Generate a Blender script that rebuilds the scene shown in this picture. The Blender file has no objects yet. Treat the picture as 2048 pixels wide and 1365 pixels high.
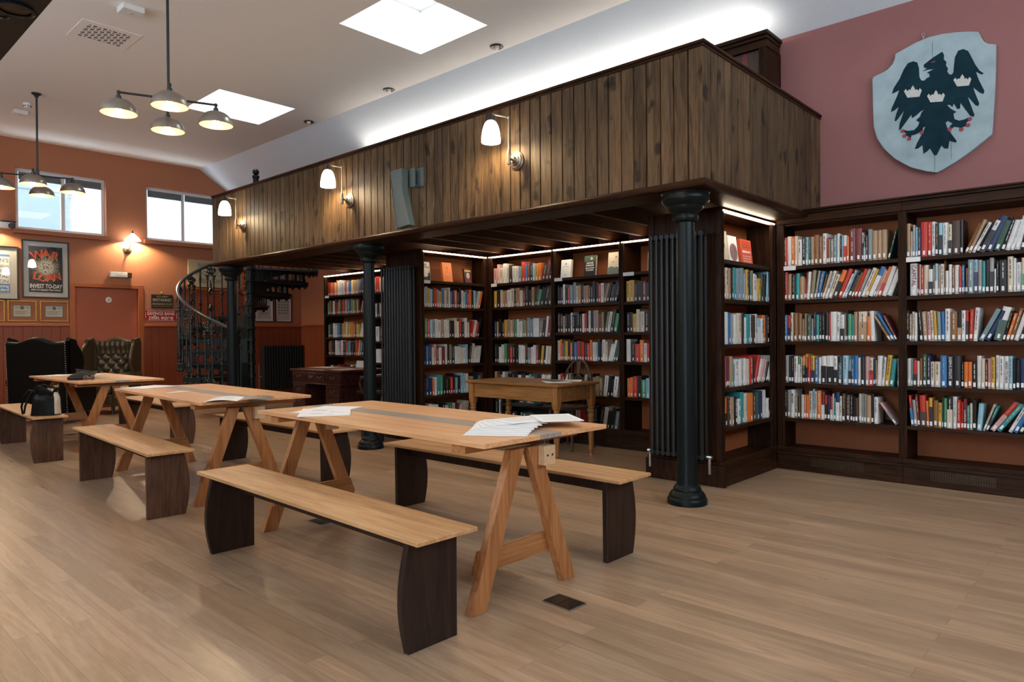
import bpy, bmesh, math, random
from mathutils import Vector, Matrix, Euler
SC=bpy.context.scene
COL=SC.collection
PI=math.pi
def R(d): return d*PI/180

# ------------------------------------------------------------------ mesh helper
class MB:
    def __init__(s): s.v=[];s.f=[];s.m=[];s.s=[];s.cur=0;s.M=None
    def add(s,vs,fs,smooth=False):
        o=len(s.v)
        for p in vs:
            p=Vector(p)
            s.v.append(s.M@p if s.M is not None else p)
        for q in fs:
            s.f.append([i+o for i in q]); s.m.append(s.cur); s.s.append(smooth)
    def box(s,x0,x1,y0,y1,z0,z1):
        if x1<x0:x0,x1=x1,x0
        if y1<y0:y0,y1=y1,y0
        if z1<z0:z0,z1=z1,z0
        s.add([(x0,y0,z0),(x1,y0,z0),(x1,y1,z0),(x0,y1,z0),(x0,y0,z1),(x1,y0,z1),(x1,y1,z1),(x0,y1,z1)],
              [(0,3,2,1),(4,5,6,7),(0,1,5,4),(1,2,6,5),(2,3,7,6),(3,0,4,7)])
        return s
    def hexa(s,b,t):
        s.add(list(b)+list(t),[(0,3,2,1),(4,5,6,7),(0,1,5,4),(1,2,6,5),(2,3,7,6),(3,0,4,7)]); return s
    def bar(s,p,q,w,h,up=(0,0,1)):
        p=Vector(p);q=Vector(q);d=(q-p).normalized();u=Vector(up);a=d.cross(u)
        if a.length<1e-4: a=d.cross(Vector((1,0,0)))
        a.normalize();u=a.cross(d).normalized()
        c=[(-w/2,-h/2),(w/2,-h/2),(w/2,h/2),(-w/2,h/2)]
        return s.hexa([p+a*x+u*y for x,y in c],[q+a*x+u*y for x,y in c])
    def lathe(s,prof,cx=0,cy=0,cz=0,n=20,cap=True,axis='z',smooth=True):
        vs=[]
        for r,z in prof:
            for i in range(n):
                a=2*PI*i/n; x,y=r*math.cos(a),r*math.sin(a)
                if axis=='z': vs.append((cx+x,cy+y,cz+z))
                elif axis=='y': vs.append((cx+x,cy+z,cz+y))
                else: vs.append((cx+z,cy+x,cz+y))
        fs=[]
        for k in range(len(prof)-1):
            for i in range(n):
                j=(i+1)%n
                q=(k*n+i,k*n+j,(k+1)*n+j,(k+1)*n+i)
                fs.append(q if axis!='y' else q[::-1])
        s.add(vs,fs,smooth)
        if cap:
            L=(len(prof)-1)*n
            s.add(vs[:n],[tuple(range(n))[::-1]]); s.add(vs[L:],[tuple(range(n))])
        return s
    def tube(s,pts,r,n=8,closed=False):
        P=[Vector(p) for p in pts]; N=len(P); vs=[]
        rr=r if isinstance(r,(list,tuple)) else [r]*N
        prev=None
        for i in range(N):
            if closed: t=P[(i+1)%N]-P[(i-1)%N]
            else: t=P[min(i+1,N-1)]-P[max(i-1,0)]
            t.normalize()
            if prev is None:
                a=t.cross(Vector((0,0,1)))
                if a.length<.05: a=t.cross(Vector((0,1,0)))
            else: a=prev-t*prev.dot(t)
            a.normalize(); prev=a; b=t.cross(a)
            for k in range(n):
                w=2*PI*k/n; vs.append(P[i]+(a*math.cos(w)+b*math.sin(w))*rr[i])
        fs=[]
        for i in range(N if closed else N-1):
            j=(i+1)%N
            for k in range(n):
                l=(k+1)%n; fs.append((i*n+k,i*n+l,j*n+l,j*n+k))
        s.add(vs,fs,True)
        if not closed:
            s.add(vs[:n],[tuple(range(n))[::-1]]); s.add(vs[-n:],[tuple(range(n))])
        return s
    def prism(s,poly,t0,t1,plane='xz'):
        def P(a,b,t): return (a,t,b) if plane=='xz' else ((t,a,b) if plane=='yz' else (a,b,t))
        n=len(poly)
        A=[P(a,b,t0) for a,b in poly];B=[P(a,b,t1) for a,b in poly]
        s.add(A+B,[tuple(range(n))[::-1],tuple(range(n,2*n))]+[(i,(i+1)%n,n+(i+1)%n,n+i) for i in range(n)]); return s
    def sphere(s,c,r,n=14,sq=1.0):
        prof=[(max(1e-4,r*math.sin(PI*k/n)),-r*sq*math.cos(PI*k/n)) for k in range(n+1)]
        return s.lathe(prof,c[0],c[1],c[2],n=n+4,cap=False)
    def grid(s,fn,nu,nv,smooth=True):
        vs=[fn(i/(nu-1),j/(nv-1)) for j in range(nv) for i in range(nu)]
        s.add(vs,[(j*nu+i,j*nu+i+1,(j+1)*nu+i+1,(j+1)*nu+i) for j in range(nv-1) for i in range(nu-1)],smooth); return s
    def build(s,name,mats,parent=None,bevel=0,loc=None,rot=None,fix=True):
        me=bpy.data.meshes.new(name)
        me.from_pydata([tuple(p) for p in s.v],[],s.f)
        if not isinstance(mats,(list,tuple)): mats=[mats]
        for m in mats: me.materials.append(m)
        for i,p in enumerate(me.polygons): p.material_index=min(s.m[i],len(mats)-1); p.use_smooth=s.s[i]
        if fix:
            b=bmesh.new();b.from_mesh(me);bmesh.ops.recalc_face_normals(b,faces=b.faces);b.to_mesh(me);b.free()
        if any(s.s):
            b=bmesh.new();b.from_mesh(me)
            for e in b.edges:
                if len(e.link_faces)==2 and e.calc_face_angle(0)>.62: e.smooth=False
            b.to_mesh(me);b.free()
        me.update()
        o=bpy.data.objects.new(name,me);COL.objects.link(o)
        if parent is not None: o.parent=parent
        if loc: o.location=loc
        if rot: o.rotation_euler=rot
        if bevel:
            md=o.modifiers.new('b','BEVEL');md.width=bevel;md.segments=2;md.limit_method='ANGLE';md.angle_limit=R(40)
        return o
def tag(o,label,cat,group=None,kind=None):
    o['label']=label;o['category']=cat
    if group:o['group']=group
    if kind:o['kind']=kind
    return o
def thing(name,label,cat,loc=(0,0,0),rz=0,group=None,kind=None):
    o=bpy.data.objects.new(name,None);COL.objects.link(o);o.location=loc;o.rotation_euler=(0,0,rz);o.empty_display_size=.1
    return tag(o,label,cat,group,kind)
def struct(o,label,cat): return tag(o,label,cat,None,'structure')
def kids(o): return [c for c in KIDS.get(o.name,[])]
def copy_tree(root,loc,rz,label=None,group=None):
    ch=[(c,[g for g in bpy.data.objects if g.parent==c]) for c in bpy.data.objects if c.parent==root]
    r=root.copy();COL.objects.link(r);r.location=loc;r.rotation_euler=(0,0,rz)
    if label:r['label']=label
    if group:r['group']=group
    for c,gs in ch:
        k=c.copy();COL.objects.link(k);k.parent=r
        for g in gs:
            q=g.copy();COL.objects.link(q);q.parent=k
    return r
_tc={}
def text(body,size,align='CENTER',ext=0.0):
    key=(body,size,align)
    if key in _tc: return _tc[key]
    cu=bpy.data.curves.new('t','FONT');cu.body=body;cu.size=size;cu.align_x=align;cu.align_y='CENTER';cu.resolution_u=2;cu.extrude=ext;cu.offset=size*.014
    o=bpy.data.objects.new('t',cu);me=bpy.data.meshes.new_from_object(o)
    bpy.data.objects.remove(o);_tc[key]=me
    return me
def put_text(name,body,size,mat,parent,loc,rot,align='CENTER',sx=1,sy=1,ext=0.0004):
    me=text(body,size,align,ext).copy();me.materials.clear();me.materials.append(mat)
    o=bpy.data.objects.new(name,me);COL.objects.link(o);o.parent=parent;o.location=loc;o.rotation_euler=rot;o.scale=(sx,sy,1)
    return o

# ------------------------------------------------------------------ materials
MATS={}
def nt(name):
    m=bpy.data.materials.new(name);m.use_nodes=True;t=m.node_tree
    return m,t,t.nodes['Principled BSDF']
def sock(b,*n):
    for k in n:
        if k in b.inputs: return b.inputs[k]
def plain(name,c,rough=.5,metal=0,var=.06,spec=None,bump=0,scale=30,coat=0):
    m,t,b=nt(name);N=t.nodes;L=t.links
    b.inputs['Roughness'].default_value=rough;b.inputs['Metallic'].default_value=metal
    if spec is not None: sock(b,'Specular IOR Level').default_value=spec
    if coat: sock(b,'Coat Weight').default_value=coat
    tc=N.new('ShaderNodeTexCoord');no=N.new('ShaderNodeTexNoise');no.inputs['Scale'].default_value=scale;no.inputs['Detail'].default_value=4
    L.new(tc.outputs['Object'],no.inputs['Vector'])
    r=N.new('ShaderNodeValToRGB');r.color_ramp.elements[0].position=.3;r.color_ramp.elements[1].position=.7
    r.color_ramp.elements[0].color=(*[x*(1-var) for x in c],1);r.color_ramp.elements[1].color=(*[min(1,x*(1+var)) for x in c],1)
    L.new(no.outputs['Fac'],r.inputs['Fac']);L.new(r.outputs['Color'],b.inputs['Base Color'])
    if bump:
        bp=N.new('ShaderNodeBump');bp.inputs['Strength'].default_value=bump;bp.inputs['Distance'].default_value=.01
        L.new(no.outputs['Fac'],bp.inputs['Height']);L.new(bp.outputs['Normal'],b.inputs['Normal'])
    return m
def glow(name,c,s):
    m=bpy.data.materials.new(name);m.use_nodes=True;t=m.node_tree;t.nodes.clear()
    e=t.nodes.new('ShaderNodeEmission');e.inputs['Color'].default_value=(*c,1);e.inputs['Strength'].default_value=s
    o=t.nodes.new('ShaderNodeOutputMaterial');t.links.new(e.outputs[0],o.inputs[0]);return m
def wood(name,c1,c2,axis='y',rough=.45,spec=.35,scale=9,stretch=.07,knots=0,island=0,fine=.25,c3=None,coat=0):
    m,t,b=nt(name);N=t.nodes;L=t.links
    b.inputs['Roughness'].default_value=rough
    sock(b,'Specular IOR Level').default_value=spec
    if coat: sock(b,'Coat Weight').default_value=coat;sock(b,'Coat Roughness').default_value=.25
    tc=N.new('ShaderNodeTexCoord');oi=N.new('ShaderNodeObjectInfo')
    ad=N.new('ShaderNodeVectorMath');ad.operation='ADD'
    mu=N.new('ShaderNodeMath');mu.operation='MULTIPLY';mu.inputs[1].default_value=17.3
    L.new(oi.outputs['Random'],mu.inputs[0]);L.new(tc.outputs['Object'],ad.inputs[0]);L.new(mu.outputs[0],ad.inputs[1])
    vec=ad.outputs[0]
    if island:
        ge=N.new('ShaderNodeNewGeometry');m2=N.new('ShaderNodeMath');m2.operation='MULTIPLY';m2.inputs[1].default_value=31.7
        L.new(ge.outputs['Random Per Island'],m2.inputs[0]);a2=N.new('ShaderNodeVectorMath');a2.operation='ADD'
        L.new(vec,a2.inputs[0]);L.new(m2.outputs[0],a2.inputs[1]);vec=a2.outputs[0]
    mp=N.new('ShaderNodeMapping');s=[1,1,1];s['xyz'.index(axis)]=stretch;mp.inputs['Scale'].default_value=s
    L.new(vec,mp.inputs['Vector'])
    n1=N.new('ShaderNodeTexNoise');n1.inputs['Scale'].default_value=scale;n1.inputs['Detail'].default_value=5;n1.inputs['Distortion'].default_value=1.6
    L.new(mp.outputs[0],n1.inputs['Vector'])
    wv=N.new('ShaderNodeMath');wv.operation='MULTIPLY';wv.inputs[1].default_value=26
    sn=N.new('ShaderNodeMath');sn.operation='SINE';L.new(n1.outputs['Fac'],wv.inputs[0]);L.new(wv.outputs[0],sn.inputs[0])
    mr=N.new('ShaderNodeMapRange');mr.inputs['From Min'].default_value=-1;L.new(sn.outputs[0],mr.inputs['Value'])
    n2=N.new('ShaderNodeTexNoise');n2.inputs['Scale'].default_value=scale*11;n2.inputs['Detail'].default_value=3
    L.new(mp.outputs[0],n2.inputs['Vector'])
    mx=N.new('ShaderNodeMix');mx.data_type='FLOAT';mx.inputs[0].default_value=.5+fine;L.new(mr.outputs[0],mx.inputs[2]);L.new(n2.outputs['Fac'],mx.inputs[3])
    rp=N.new('ShaderNodeValToRGB');e=rp.color_ramp.elements;e[0].position=.25;e[1].position=.72;e[0].color=(*c1,1);e[1].color=(*c2,1)
    L.new(mx.outputs[0],rp.inputs['Fac']);col=rp.outputs['Color']
    if island:
        h=N.new('ShaderNodeHueSaturation');q=N.new('ShaderNodeMapRange');q.inputs['To Min'].default_value=1-island;q.inputs['To Max'].default_value=1+island
        L.new(ge.outputs['Random Per Island'],q.inputs['Value']);L.new(q.outputs[0],h.inputs['Value']);L.new(col,h.inputs['Color']);col=h.outputs['Color']
    if knots:
        mk=N.new('ShaderNodeMapping');sk=[1,1,1];sk['xyz'.index(axis)]=.55;mk.inputs['Scale'].default_value=sk;L.new(vec,mk.inputs['Vector'])
        nd=N.new('ShaderNodeTexNoise');nd.inputs['Scale'].default_value=7;L.new(vec,nd.inputs['Vector'])
        am=N.new('ShaderNodeVectorMath');am.operation='MULTIPLY_ADD';am.inputs[1].default_value=(.16,.16,.16)
        L.new(nd.outputs['Color'],am.inputs[0]);L.new(mk.outputs[0],am.inputs[2])
        vo=N.new('ShaderNodeTexVoronoi');vo.inputs['Scale'].default_value=knots;L.new(am.outputs[0],vo.inputs['Vector'])
        kr=N.new('ShaderNodeValToRGB');k=kr.color_ramp.elements;k[0].position=.13;k[1].position=.25;k[0].color=(1,1,1,1);k[1].color=(0,0,0,1)
        L.new(vo.outputs['Distance'],kr.inputs['Fac'])
        mm=N.new('ShaderNodeMix');mm.data_type='RGBA';mm.inputs[7].default_value=(*[x*.30 for x in c1],1)
        fa=N.new('ShaderNodeMath');fa.operation='MULTIPLY';fa.inputs[1].default_value=.85;L.new(kr.outputs['Color'],fa.inputs[0])
        L.new(fa.outputs[0],mm.inputs[0]);L.new(col,mm.inputs[6]);col=mm.outputs[2]
    L.new(col,b.inputs['Base Color'])
    bp=N.new('ShaderNodeBump');bp.inputs['Strength'].default_value=.12;bp.inputs['Distance'].default_value=.004
    L.new(mx.outputs[0],bp.inputs['Height']);L.new(bp.outputs['Normal'],b.inputs['Normal'])
    return m
def plank_floor(name):
    m,t,b=nt(name);N=t.nodes;L=t.links
    tc=N.new('ShaderNodeTexCoord');mp=N.new('ShaderNodeMapping');mp.inputs['Rotation'].default_value=(0,0,PI/2);L.new(tc.outputs['Object'],mp.inputs['Vector'])
    br=N.new('ShaderNodeTexBrick');br.inputs['Scale'].default_value=1;br.inputs['Brick Width'].default_value=1.7;br.inputs['Row Height'].default_value=.098
    br.inputs['Mortar Size'].default_value=.0009;br.inputs['Mortar Smooth'].default_value=.3;br.inputs['Bias'].default_value=-.1;br.offset=.37;br.squash=1
    br.inputs['Color1'].default_value=(.0,.0,.0,1);br.inputs['Color2'].default_value=(1,1,1,1);br.inputs['Mortar'].default_value=(.5,.5,.5,1)
    L.new(mp.outputs[0],br.inputs['Vector'])
    # per plank offset from the random plank tint
    sh=N.new('ShaderNodeVectorMath');sh.operation='MULTIPLY_ADD';sh.inputs[1].default_value=(9,3,5);L.new(br.outputs['Color'],sh.inputs[0]);L.new(mp.outputs[0],sh.inputs[2])
    m2=N.new('ShaderNodeMapping');m2.inputs['Scale'].default_value=(.09,1,1);L.new(sh.outputs[0],m2.inputs['Vector'])
    n1=N.new('ShaderNodeTexNoise');n1.inputs['Scale'].default_value=6;n1.inputs['Detail'].default_value=3;n1.inputs['Distortion'].default_value=1.0;L.new(m2.outputs[0],n1.inputs['Vector'])
    mu=N.new('ShaderNodeMath');mu.operation='MULTIPLY';mu.inputs[1].default_value=30;sn=N.new('ShaderNodeMath');sn.operation='SINE'
    L.new(n1.outputs['Fac'],mu.inputs[0]);L.new(mu.outputs[0],sn.inputs[0])
    n2=N.new('ShaderNodeTexNoise');n2.inputs['Scale'].default_value=120;n2.inputs['Detail'].default_value=3;L.new(m2.outputs[0],n2.inputs['Vector'])
    mr=N.new('ShaderNodeMapRange');mr.inputs['From Min'].default_value=-1;L.new(sn.outputs[0],mr.inputs['Value'])
    mx=N.new('ShaderNodeMix');mx.data_type='FLOAT';mx.inputs[0].default_value=.68;L.new(mr.outputs[0],mx.inputs[2]);L.new(n2.outputs['Fac'],mx.inputs[3])
    rp=N.new('ShaderNodeValToRGB');e=rp.color_ramp.elements;e[0].position=.2;e[1].position=.8;e[0].color=(.305,.192,.112,1);e[1].color=(.435,.290,.178,1)
    L.new(mx.outputs[0],rp.inputs['Fac'])
    hv=N.new('ShaderNodeHueSaturation');q=N.new('ShaderNodeMapRange');q.inputs['To Min'].default_value=.82;q.inputs['To Max'].default_value=1.10
    L.new(br.outputs['Color'],q.inputs['Value']);L.new(q.outputs[0],hv.inputs['Value']);L.new(rp.outputs['Color'],hv.inputs['Color'])
    mo=N.new('ShaderNodeMix');mo.data_type='RGBA';mo.inputs[7].default_value=(.07,.04,.02,1)
    f8=N.new('ShaderNodeMath');f8.operation='MULTIPLY';f8.inputs[1].default_value=.75;L.new(br.outputs['Fac'],f8.inputs[0])
    L.new(f8.outputs[0],mo.inputs[0]);L.new(hv.outputs['Color'],mo.inputs[6]);L.new(mo.outputs[2],b.inputs['Base Color'])
    rr=N.new('ShaderNodeMapRange');rr.inputs['To Min'].default_value=.24;rr.inputs['To Max'].default_value=.36;L.new(n1.outputs['Fac'],rr.inputs['Value']);L.new(rr.outputs[0],b.inputs['Roughness'])
    bp=N.new('ShaderNodeBump');bp.inputs['Strength'].default_value=.06;bp.inputs['Distance'].default_value=.003;L.new(mx.outputs[0],bp.inputs['Height']);L.new(bp.outputs['Normal'],b.inputs['Normal'])
    return m
def brick_mat(name,c1,c2,mo):
    m,t,b=nt(name);N=t.nodes;L=t.links
    tc=N.new('ShaderNodeTexCoord');mp=N.new('ShaderNodeMapping');mp.inputs['Rotation'].default_value=(PI/2,0,0);L.new(tc.outputs['Object'],mp.inputs['Vector'])
    br=N.new('ShaderNodeTexBrick');br.inputs['Scale'].default_value=1;br.inputs['Brick Width'].default_value=.23;br.inputs['Row Height'].default_value=.075;br.inputs['Mortar Size'].default_value=.006
    br.inputs['Color1'].default_value=(*c1,1);br.inputs['Color2'].default_value=(*c2,1);br.inputs['Mortar'].default_value=(*mo,1)
    L.new(mp.outputs[0],br.inputs['Vector']);L.new(br.outputs['Color'],b.inputs['Base Color']);b.inputs['Roughness'].default_value=.9
    return m
def glassy(name,c=(1,1,1),rough=0.02,mix=.08):
    m=bpy.data.materials.new(name);m.use_nodes=True;t=m.node_tree;t.nodes.clear();N=t.nodes
    tr=N.new('ShaderNodeBsdfTransparent');tr.inputs[0].default_value=(*c,1);g=N.new('ShaderNodeBsdfGlossy');g.inputs['Roughness'].default_value=rough
    mx=N.new('ShaderNodeMixShader');mx.inputs[0].default_value=mix;o=N.new('ShaderNodeOutputMaterial')
    t.links.new(tr.outputs[0],mx.inputs[1]);t.links.new(g.outputs[0],mx.inputs[2]);t.links.new(mx.outputs[0],o.inputs[0]);return m

M=dict(
 floor=plank_floor('oak_floor'),
 white=plain('white_paint',(.86,.835,.80),.8,var=.015),
 cool=plain('white_paint_cool_lit',(.70,.75,.80),.8,var=.015),  # white paint with the slope's cooler light mixed into the colour
 terra=plain('terracotta_paint',(.40,.152,.075),.75,var=.03),
 rose=plain('rose_side_wall',(.285,.115,.108),.8,var=.02),  # even tone, pinker and darker than the end wall
 wains=plain('red_oxide_paint',(.235,.052,.020),.5,var=.04),
 doorp=plain('door_red_paint',(.36,.088,.040),.5,var=.03),
 frame_o=plain('orange_oxide_gloss',(.35,.095,.028),.4,var=.03),
 backo=plain('orange_back_board',(.32,.092,.026),.7,var=.05),
 clad=wood('stained_pine_cladding',(.036,.021,.0095),(.112,.068,.034),'z',.55,spec=.2,scale=6,stretch=.10,knots=5.2,island=.24),
 dark=wood('dark_stained_wood',(.010,.0038,.0015),(.040,.0150,.0058),'z',.5,spec=.12,scale=8,stretch=.08),
 darkh=wood('dark_stained_wood_level',(.010,.0038,.0015),(.040,.0150,.0058),'y',.5,spec=.12,scale=8,stretch=.08),
 darkx=wood('dark_stained_wood_cross',(.011,.0042,.0017),(.043,.0165,.0065),'x',.45,spec=.14,scale=8,stretch=.08),
 joist=wood('red_brown_joist',(.030,.011,.005),(.075,.030,.013),'x',.7,spec=.1,scale=6,stretch=.06),
 top=wood('pine_table_top',(.50,.235,.095),(.70,.39,.19),'y',.38,scale=7,stretch=.05),
 seat=wood('oak_bench_top',(.38,.195,.078),(.56,.325,.15),'y',.40,scale=6,stretch=.06),
 legd=wood('dark_walnut_board',(.009,.004,.0025),(.028,.012,.007),'z',.45,scale=9,stretch=.08),
 legm=wood('brown_walnut_board',(.05,.021,.010),(.105,.05,.026),'z',.42,scale=9,stretch=.08),
 trest=wood('orange_fir',(.26,.095,.028),(.44,.19,.07),'z',.42,scale=8,stretch=.06),
 trestx=wood('orange_fir_cross',(.26,.10,.03),(.44,.20,.075),'x',.42,scale=8,stretch=.06),
 rawend=plain('pale_end_grain',(.55,.36,.20),.6,var=.1,scale=80),
 strip=wood('grey_worn_plank',(.26,.21,.17),(.37,.31,.26),'y',.33,scale=7,stretch=.05),
 ktab=wood('honey_oak',(.19,.078,.020),(.33,.155,.048),'y',.38,scale=7,stretch=.06),
 ktabz=wood('honey_oak_turned',(.21,.085,.022),(.36,.17,.055),'z',.38,scale=7,stretch=.06),
 mahog=wood('mahogany',(.020,.006,.005),(.055,.016,.011),'y',.22,scale=7,stretch=.07,coat=.3),
 leather_top=plain('oxblood_desk_leather',(.20,.055,.035),.35,var=.12),
 chairw=wood('brown_elm_chair',(.045,.022,.010),(.10,.055,.025),'z',.4),
 iron=plain('black_green_iron',(.018,.024,.025),.42,.3,var=.15,spec=.35),
 irong=plain('dark_green_iron',(.0050,.0085,.0085),.36,.0,var=.12,spec=.16),
 ironp=plain('worn_highlight_iron',(.05,.056,.055),.34,.75,var=.3,scale=50),
 ironl=plain('burnished_iron',(.10,.12,.125),.3,.7,var=.15),
 radm=plain('anthracite_radiator',(.0065,.009,.0095),.5,.0,var=.1),
 leather=plain('black_leather',(.007,.0062,.0055),.34,var=.2,bump=.12,scale=160,spec=.09),
 leatherb=plain('brown_green_leather',(.060,.041,.020),.28,var=.25,bump=.15,scale=120,spec=.5),
 brass=plain('aged_brass',(.31,.25,.185),.34,.9,var=.1),
 steel=plain('brushed_steel',(.42,.42,.40),.32,.9,var=.08),
 gunm=plain('gunmetal',(.06,.063,.065),.35,.8,var=.1),
 shade=plain('pewter_shade',(.40,.37,.325),.28,.8,var=.06),
 shadein=plain('pale_gold_shade_lining',(.46,.30,.15),.45,.2,var=.03),
 black=plain('matt_black',(.012,.012,.012),.6,var=.1),
 blackw=plain('black_picture_frame',(.015,.013,.012),.4,var=.1),
 gold=plain('gilt_frame',(.45,.25,.06),.35,.6,var=.15),
 mount=plain('grey_mount_card',(.50,.49,.46),.8,var=.02),
 paper=plain('paper_white',(.80,.80,.80),.7,var=.02),
 paperc=plain('cream_paper',(.62,.55,.42),.7,var=.05),
 page=plain('book_pages',(.66,.60,.48),.8,var=.12,scale=200),
 sticker=plain('white_spine_sticker',(.80,.80,.79),.6,var=.03),
 ink=plain('dark_ink',(.02,.02,.022),.7),
 inkb=plain('blue_grey_ink',(.13,.19,.26),.7),
 inkg=plain('green_grey_ink',(.16,.20,.16),.7),
 redp=plain('poster_red',(.62,.05,.02),.5,var=.06),
 goldp=plain('poster_yellow',(.75,.45,.08),.5),
 bluep=plain('poster_blue',(.10,.25,.48),.5),
 enamel=plain('red_enamel',(.45,.02,.018),.25,var=.1),
 enamelw=plain('white_enamel',(.78,.76,.70),.3),
 signc=plain('cream_stone_sign',(.46,.36,.22),.6,var=.06),
 signb=plain('black_slate_sign',(.02,.02,.018),.4,var=.2),
 plastic=plain('white_plastic',(.75,.75,.74),.45,var=.01),
 shieldp=plain('weathered_silver_paint',(.31,.40,.425),.6,var=.17,scale=6),
 eagle=plain('dark_teal_paint',(.005,.026,.038),.7,var=.25,scale=12,spec=.12),
 crownp=plain('crown_ivory_paint',(.50,.50,.46),.5,var=.1),
 claw=plain('claw_red_paint',(.28,.03,.045),.5,var=.1),
 spk=plain('grey_green_powder_coat',(.07,.105,.11),.5,var=.05),
 glass=glassy('window_glass'),
 pglass=glassy('picture_glass',mix=.05),
 opal=glow('lit_opal_glass',(1.0,.84,.62),12.0),
 opalw=glow('lit_opal_glass_wall',(1.0,.88,.70),7.0),
 bulbs=glow('sconce_bulb',(1.0,.74,.42),750.0),bulbw=glow('wall_lamp_bulb',(1.0,.78,.48),3600.0),
 bulb=glow('warm_bulb',(1.0,.72,.40),150.0),
 led=glow('warm_led_strip',(1.0,.80,.56),16.0),
 ledup=glow('neutral_led_strip',(1.0,.92,.82),17.0),
 brickw=brick_mat('white_brick',(.235,.245,.25),(.26,.27,.275),(.19,.20,.205)),
 blind=plain('slate_blind',(.14,.16,.17),.7,var=.06),
 cloudy=plain('pale_blue_grey_render',(.12,.165,.19),.8),
 fabric=plain('black_fabric',(.010,.010,.011),.75,var=.3,scale=60),
 bagl=plain('cream_canvas',(.52,.47,.40),.7,var=.08,scale=90),
 lens=plain('mirror_lens',(.35,.45,.55),.08,.9),
 multi=plain('printed_photo_page',(.20,.16,.14),.4,var=.7,scale=24),
 grate=plain('brass_grille',(.075,.05,.025),.4,.6,var=.2),
 plate=plain('dark_bronze_plate',(.08,.07,.05),.3,.8,var=.2),
)
BC=dict(w=(.66,.66,.64),c=(.60,.52,.40),t=(.40,.25,.14),b=(.235,.105,.035),d=(.06,.035,.022),r=(.50,.035,.022),m=(.16,.03,.032),o=(.68,.17,.03),y=(.58,.34,.05),
 g=(.08,.28,.15),G=(.035,.085,.06),e=(.03,.27,.28),s=(.20,.28,.31),l=(.28,.50,.60),u=(.035,.16,.38),n=(.015,.035,.10),k=(.013,.013,.014),a=(.30,.30,.29),p=(.55,.30,.29),v=(.23,.20,.11))
BN=dict(w='white',c='cream',t='tan',b='brown',d='dark brown',r='red',m='maroon',o='orange',y='mustard',g='green',G='dark green',e='teal',s='slate',l='pale blue',u='blue',n='navy',k='black',a='grey',p='pink',v='olive')
BM={k:plain('book_cover_'+BN[k].replace(' ','_'),v,.42,var=.10,scale=14) for k,v in BC.items()}
# ------------------------------------------------------------------ dimensions (metres): x = towards the long side wall, y = down the hall
XW=6.65; XR=8.07; YF=13.71; CZ=4.53; XB=5.88; XL=-1.75; YN=-2.6
XG=4.37; YG=2.242; YGE=9.77; GT=3.226; GB=2.25
def slope_z(x): return CZ-.642*(x-XB)
def holed(mb,u0,u1,v0,v1,holes,fn):
    us=sorted({u0,u1,*[h[0] for h in holes],*[h[1] for h in holes]});vs=sorted({v0,v1,*[h[2] for h in holes],*[h[3] for h in holes]})
    for i in range(len(us)-1):
        for j in range(len(vs)-1):
            cu,cv=(us[i]+us[i+1])/2,(vs[j]+vs[j+1])/2
            if any(h[0]<cu<h[1] and h[2]<cv<h[3] for h in holes): continue
            fn(us[i],us[i+1],vs[j],vs[j+1])
# floor
f=MB().box(XL-.3,XR+.3,YN-.3,YF+.3,-.12,0).build('floor',M['floor']);struct(f,'light brown oak strip floor running down the hall','floor')
# ceiling with two skylight wells in view and one added for light
SKY=[(4.19,5.30,5.20,6.30),(4.19,5.30,9.11,10.19),(4.19,5.30,1.29,2.39)]
c=MB();holed(c,XL-.2,XB,YN-.2,YF+.2,SKY,lambda a,b,p,q:c.box(a,b,p,q,CZ,CZ+.10))
c=c.build('ceiling',M['white']);struct(c,'flat white plaster ceiling with two square skylights','ceiling')
s=MB()
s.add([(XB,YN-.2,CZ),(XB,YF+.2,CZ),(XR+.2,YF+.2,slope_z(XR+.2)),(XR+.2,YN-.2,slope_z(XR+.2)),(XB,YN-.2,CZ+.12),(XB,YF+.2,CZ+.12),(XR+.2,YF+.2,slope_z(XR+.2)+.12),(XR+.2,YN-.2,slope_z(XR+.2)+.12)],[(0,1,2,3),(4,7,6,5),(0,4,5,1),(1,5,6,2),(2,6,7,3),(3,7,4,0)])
s=s.build('ceiling_slope',M['cool']);struct(s,'sloping white ceiling falling towards the gallery wall, cool light in its colour','ceiling')
for i,(a,b,p,q) in enumerate(SKY):
    w=thing('window_%d'%((3,4,10,11)[i]),['white square skylight, nearer of the two in view','white square skylight, farther of the two in view','unseen square skylight above the gallery end, added for light from above','square skylight above the viewpoint, out of view'][i],'skylight',((a+b)/2,(p+q)/2,CZ),kind='structure')
    hx,hy=(b-a)/2,(q-p)/2
    m=MB()
    for k in (-1,1):
        m.box(k*hx,k*(hx+.05),-hy-.05,hy+.05,.101,.62);m.box(-hx,hx,k*hy,k*(hy+.05),.101,.62)
    m.build('reveal',M['white'],w)
    m=MB()
    for k in (-1,1):
        m.box(k*(hx-.07),k*hx,-hy,hy,.50,.56);m.box(-hx+.07,hx-.07,k*(hy-.07),k*hy,.50,.56)
    m.build('window_frame',M['plastic'],w)
    MB().box(-hx+.07,hx-.07,-hy+.07,hy-.07,.52,.53).build('pane',M['glass'],w)
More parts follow.
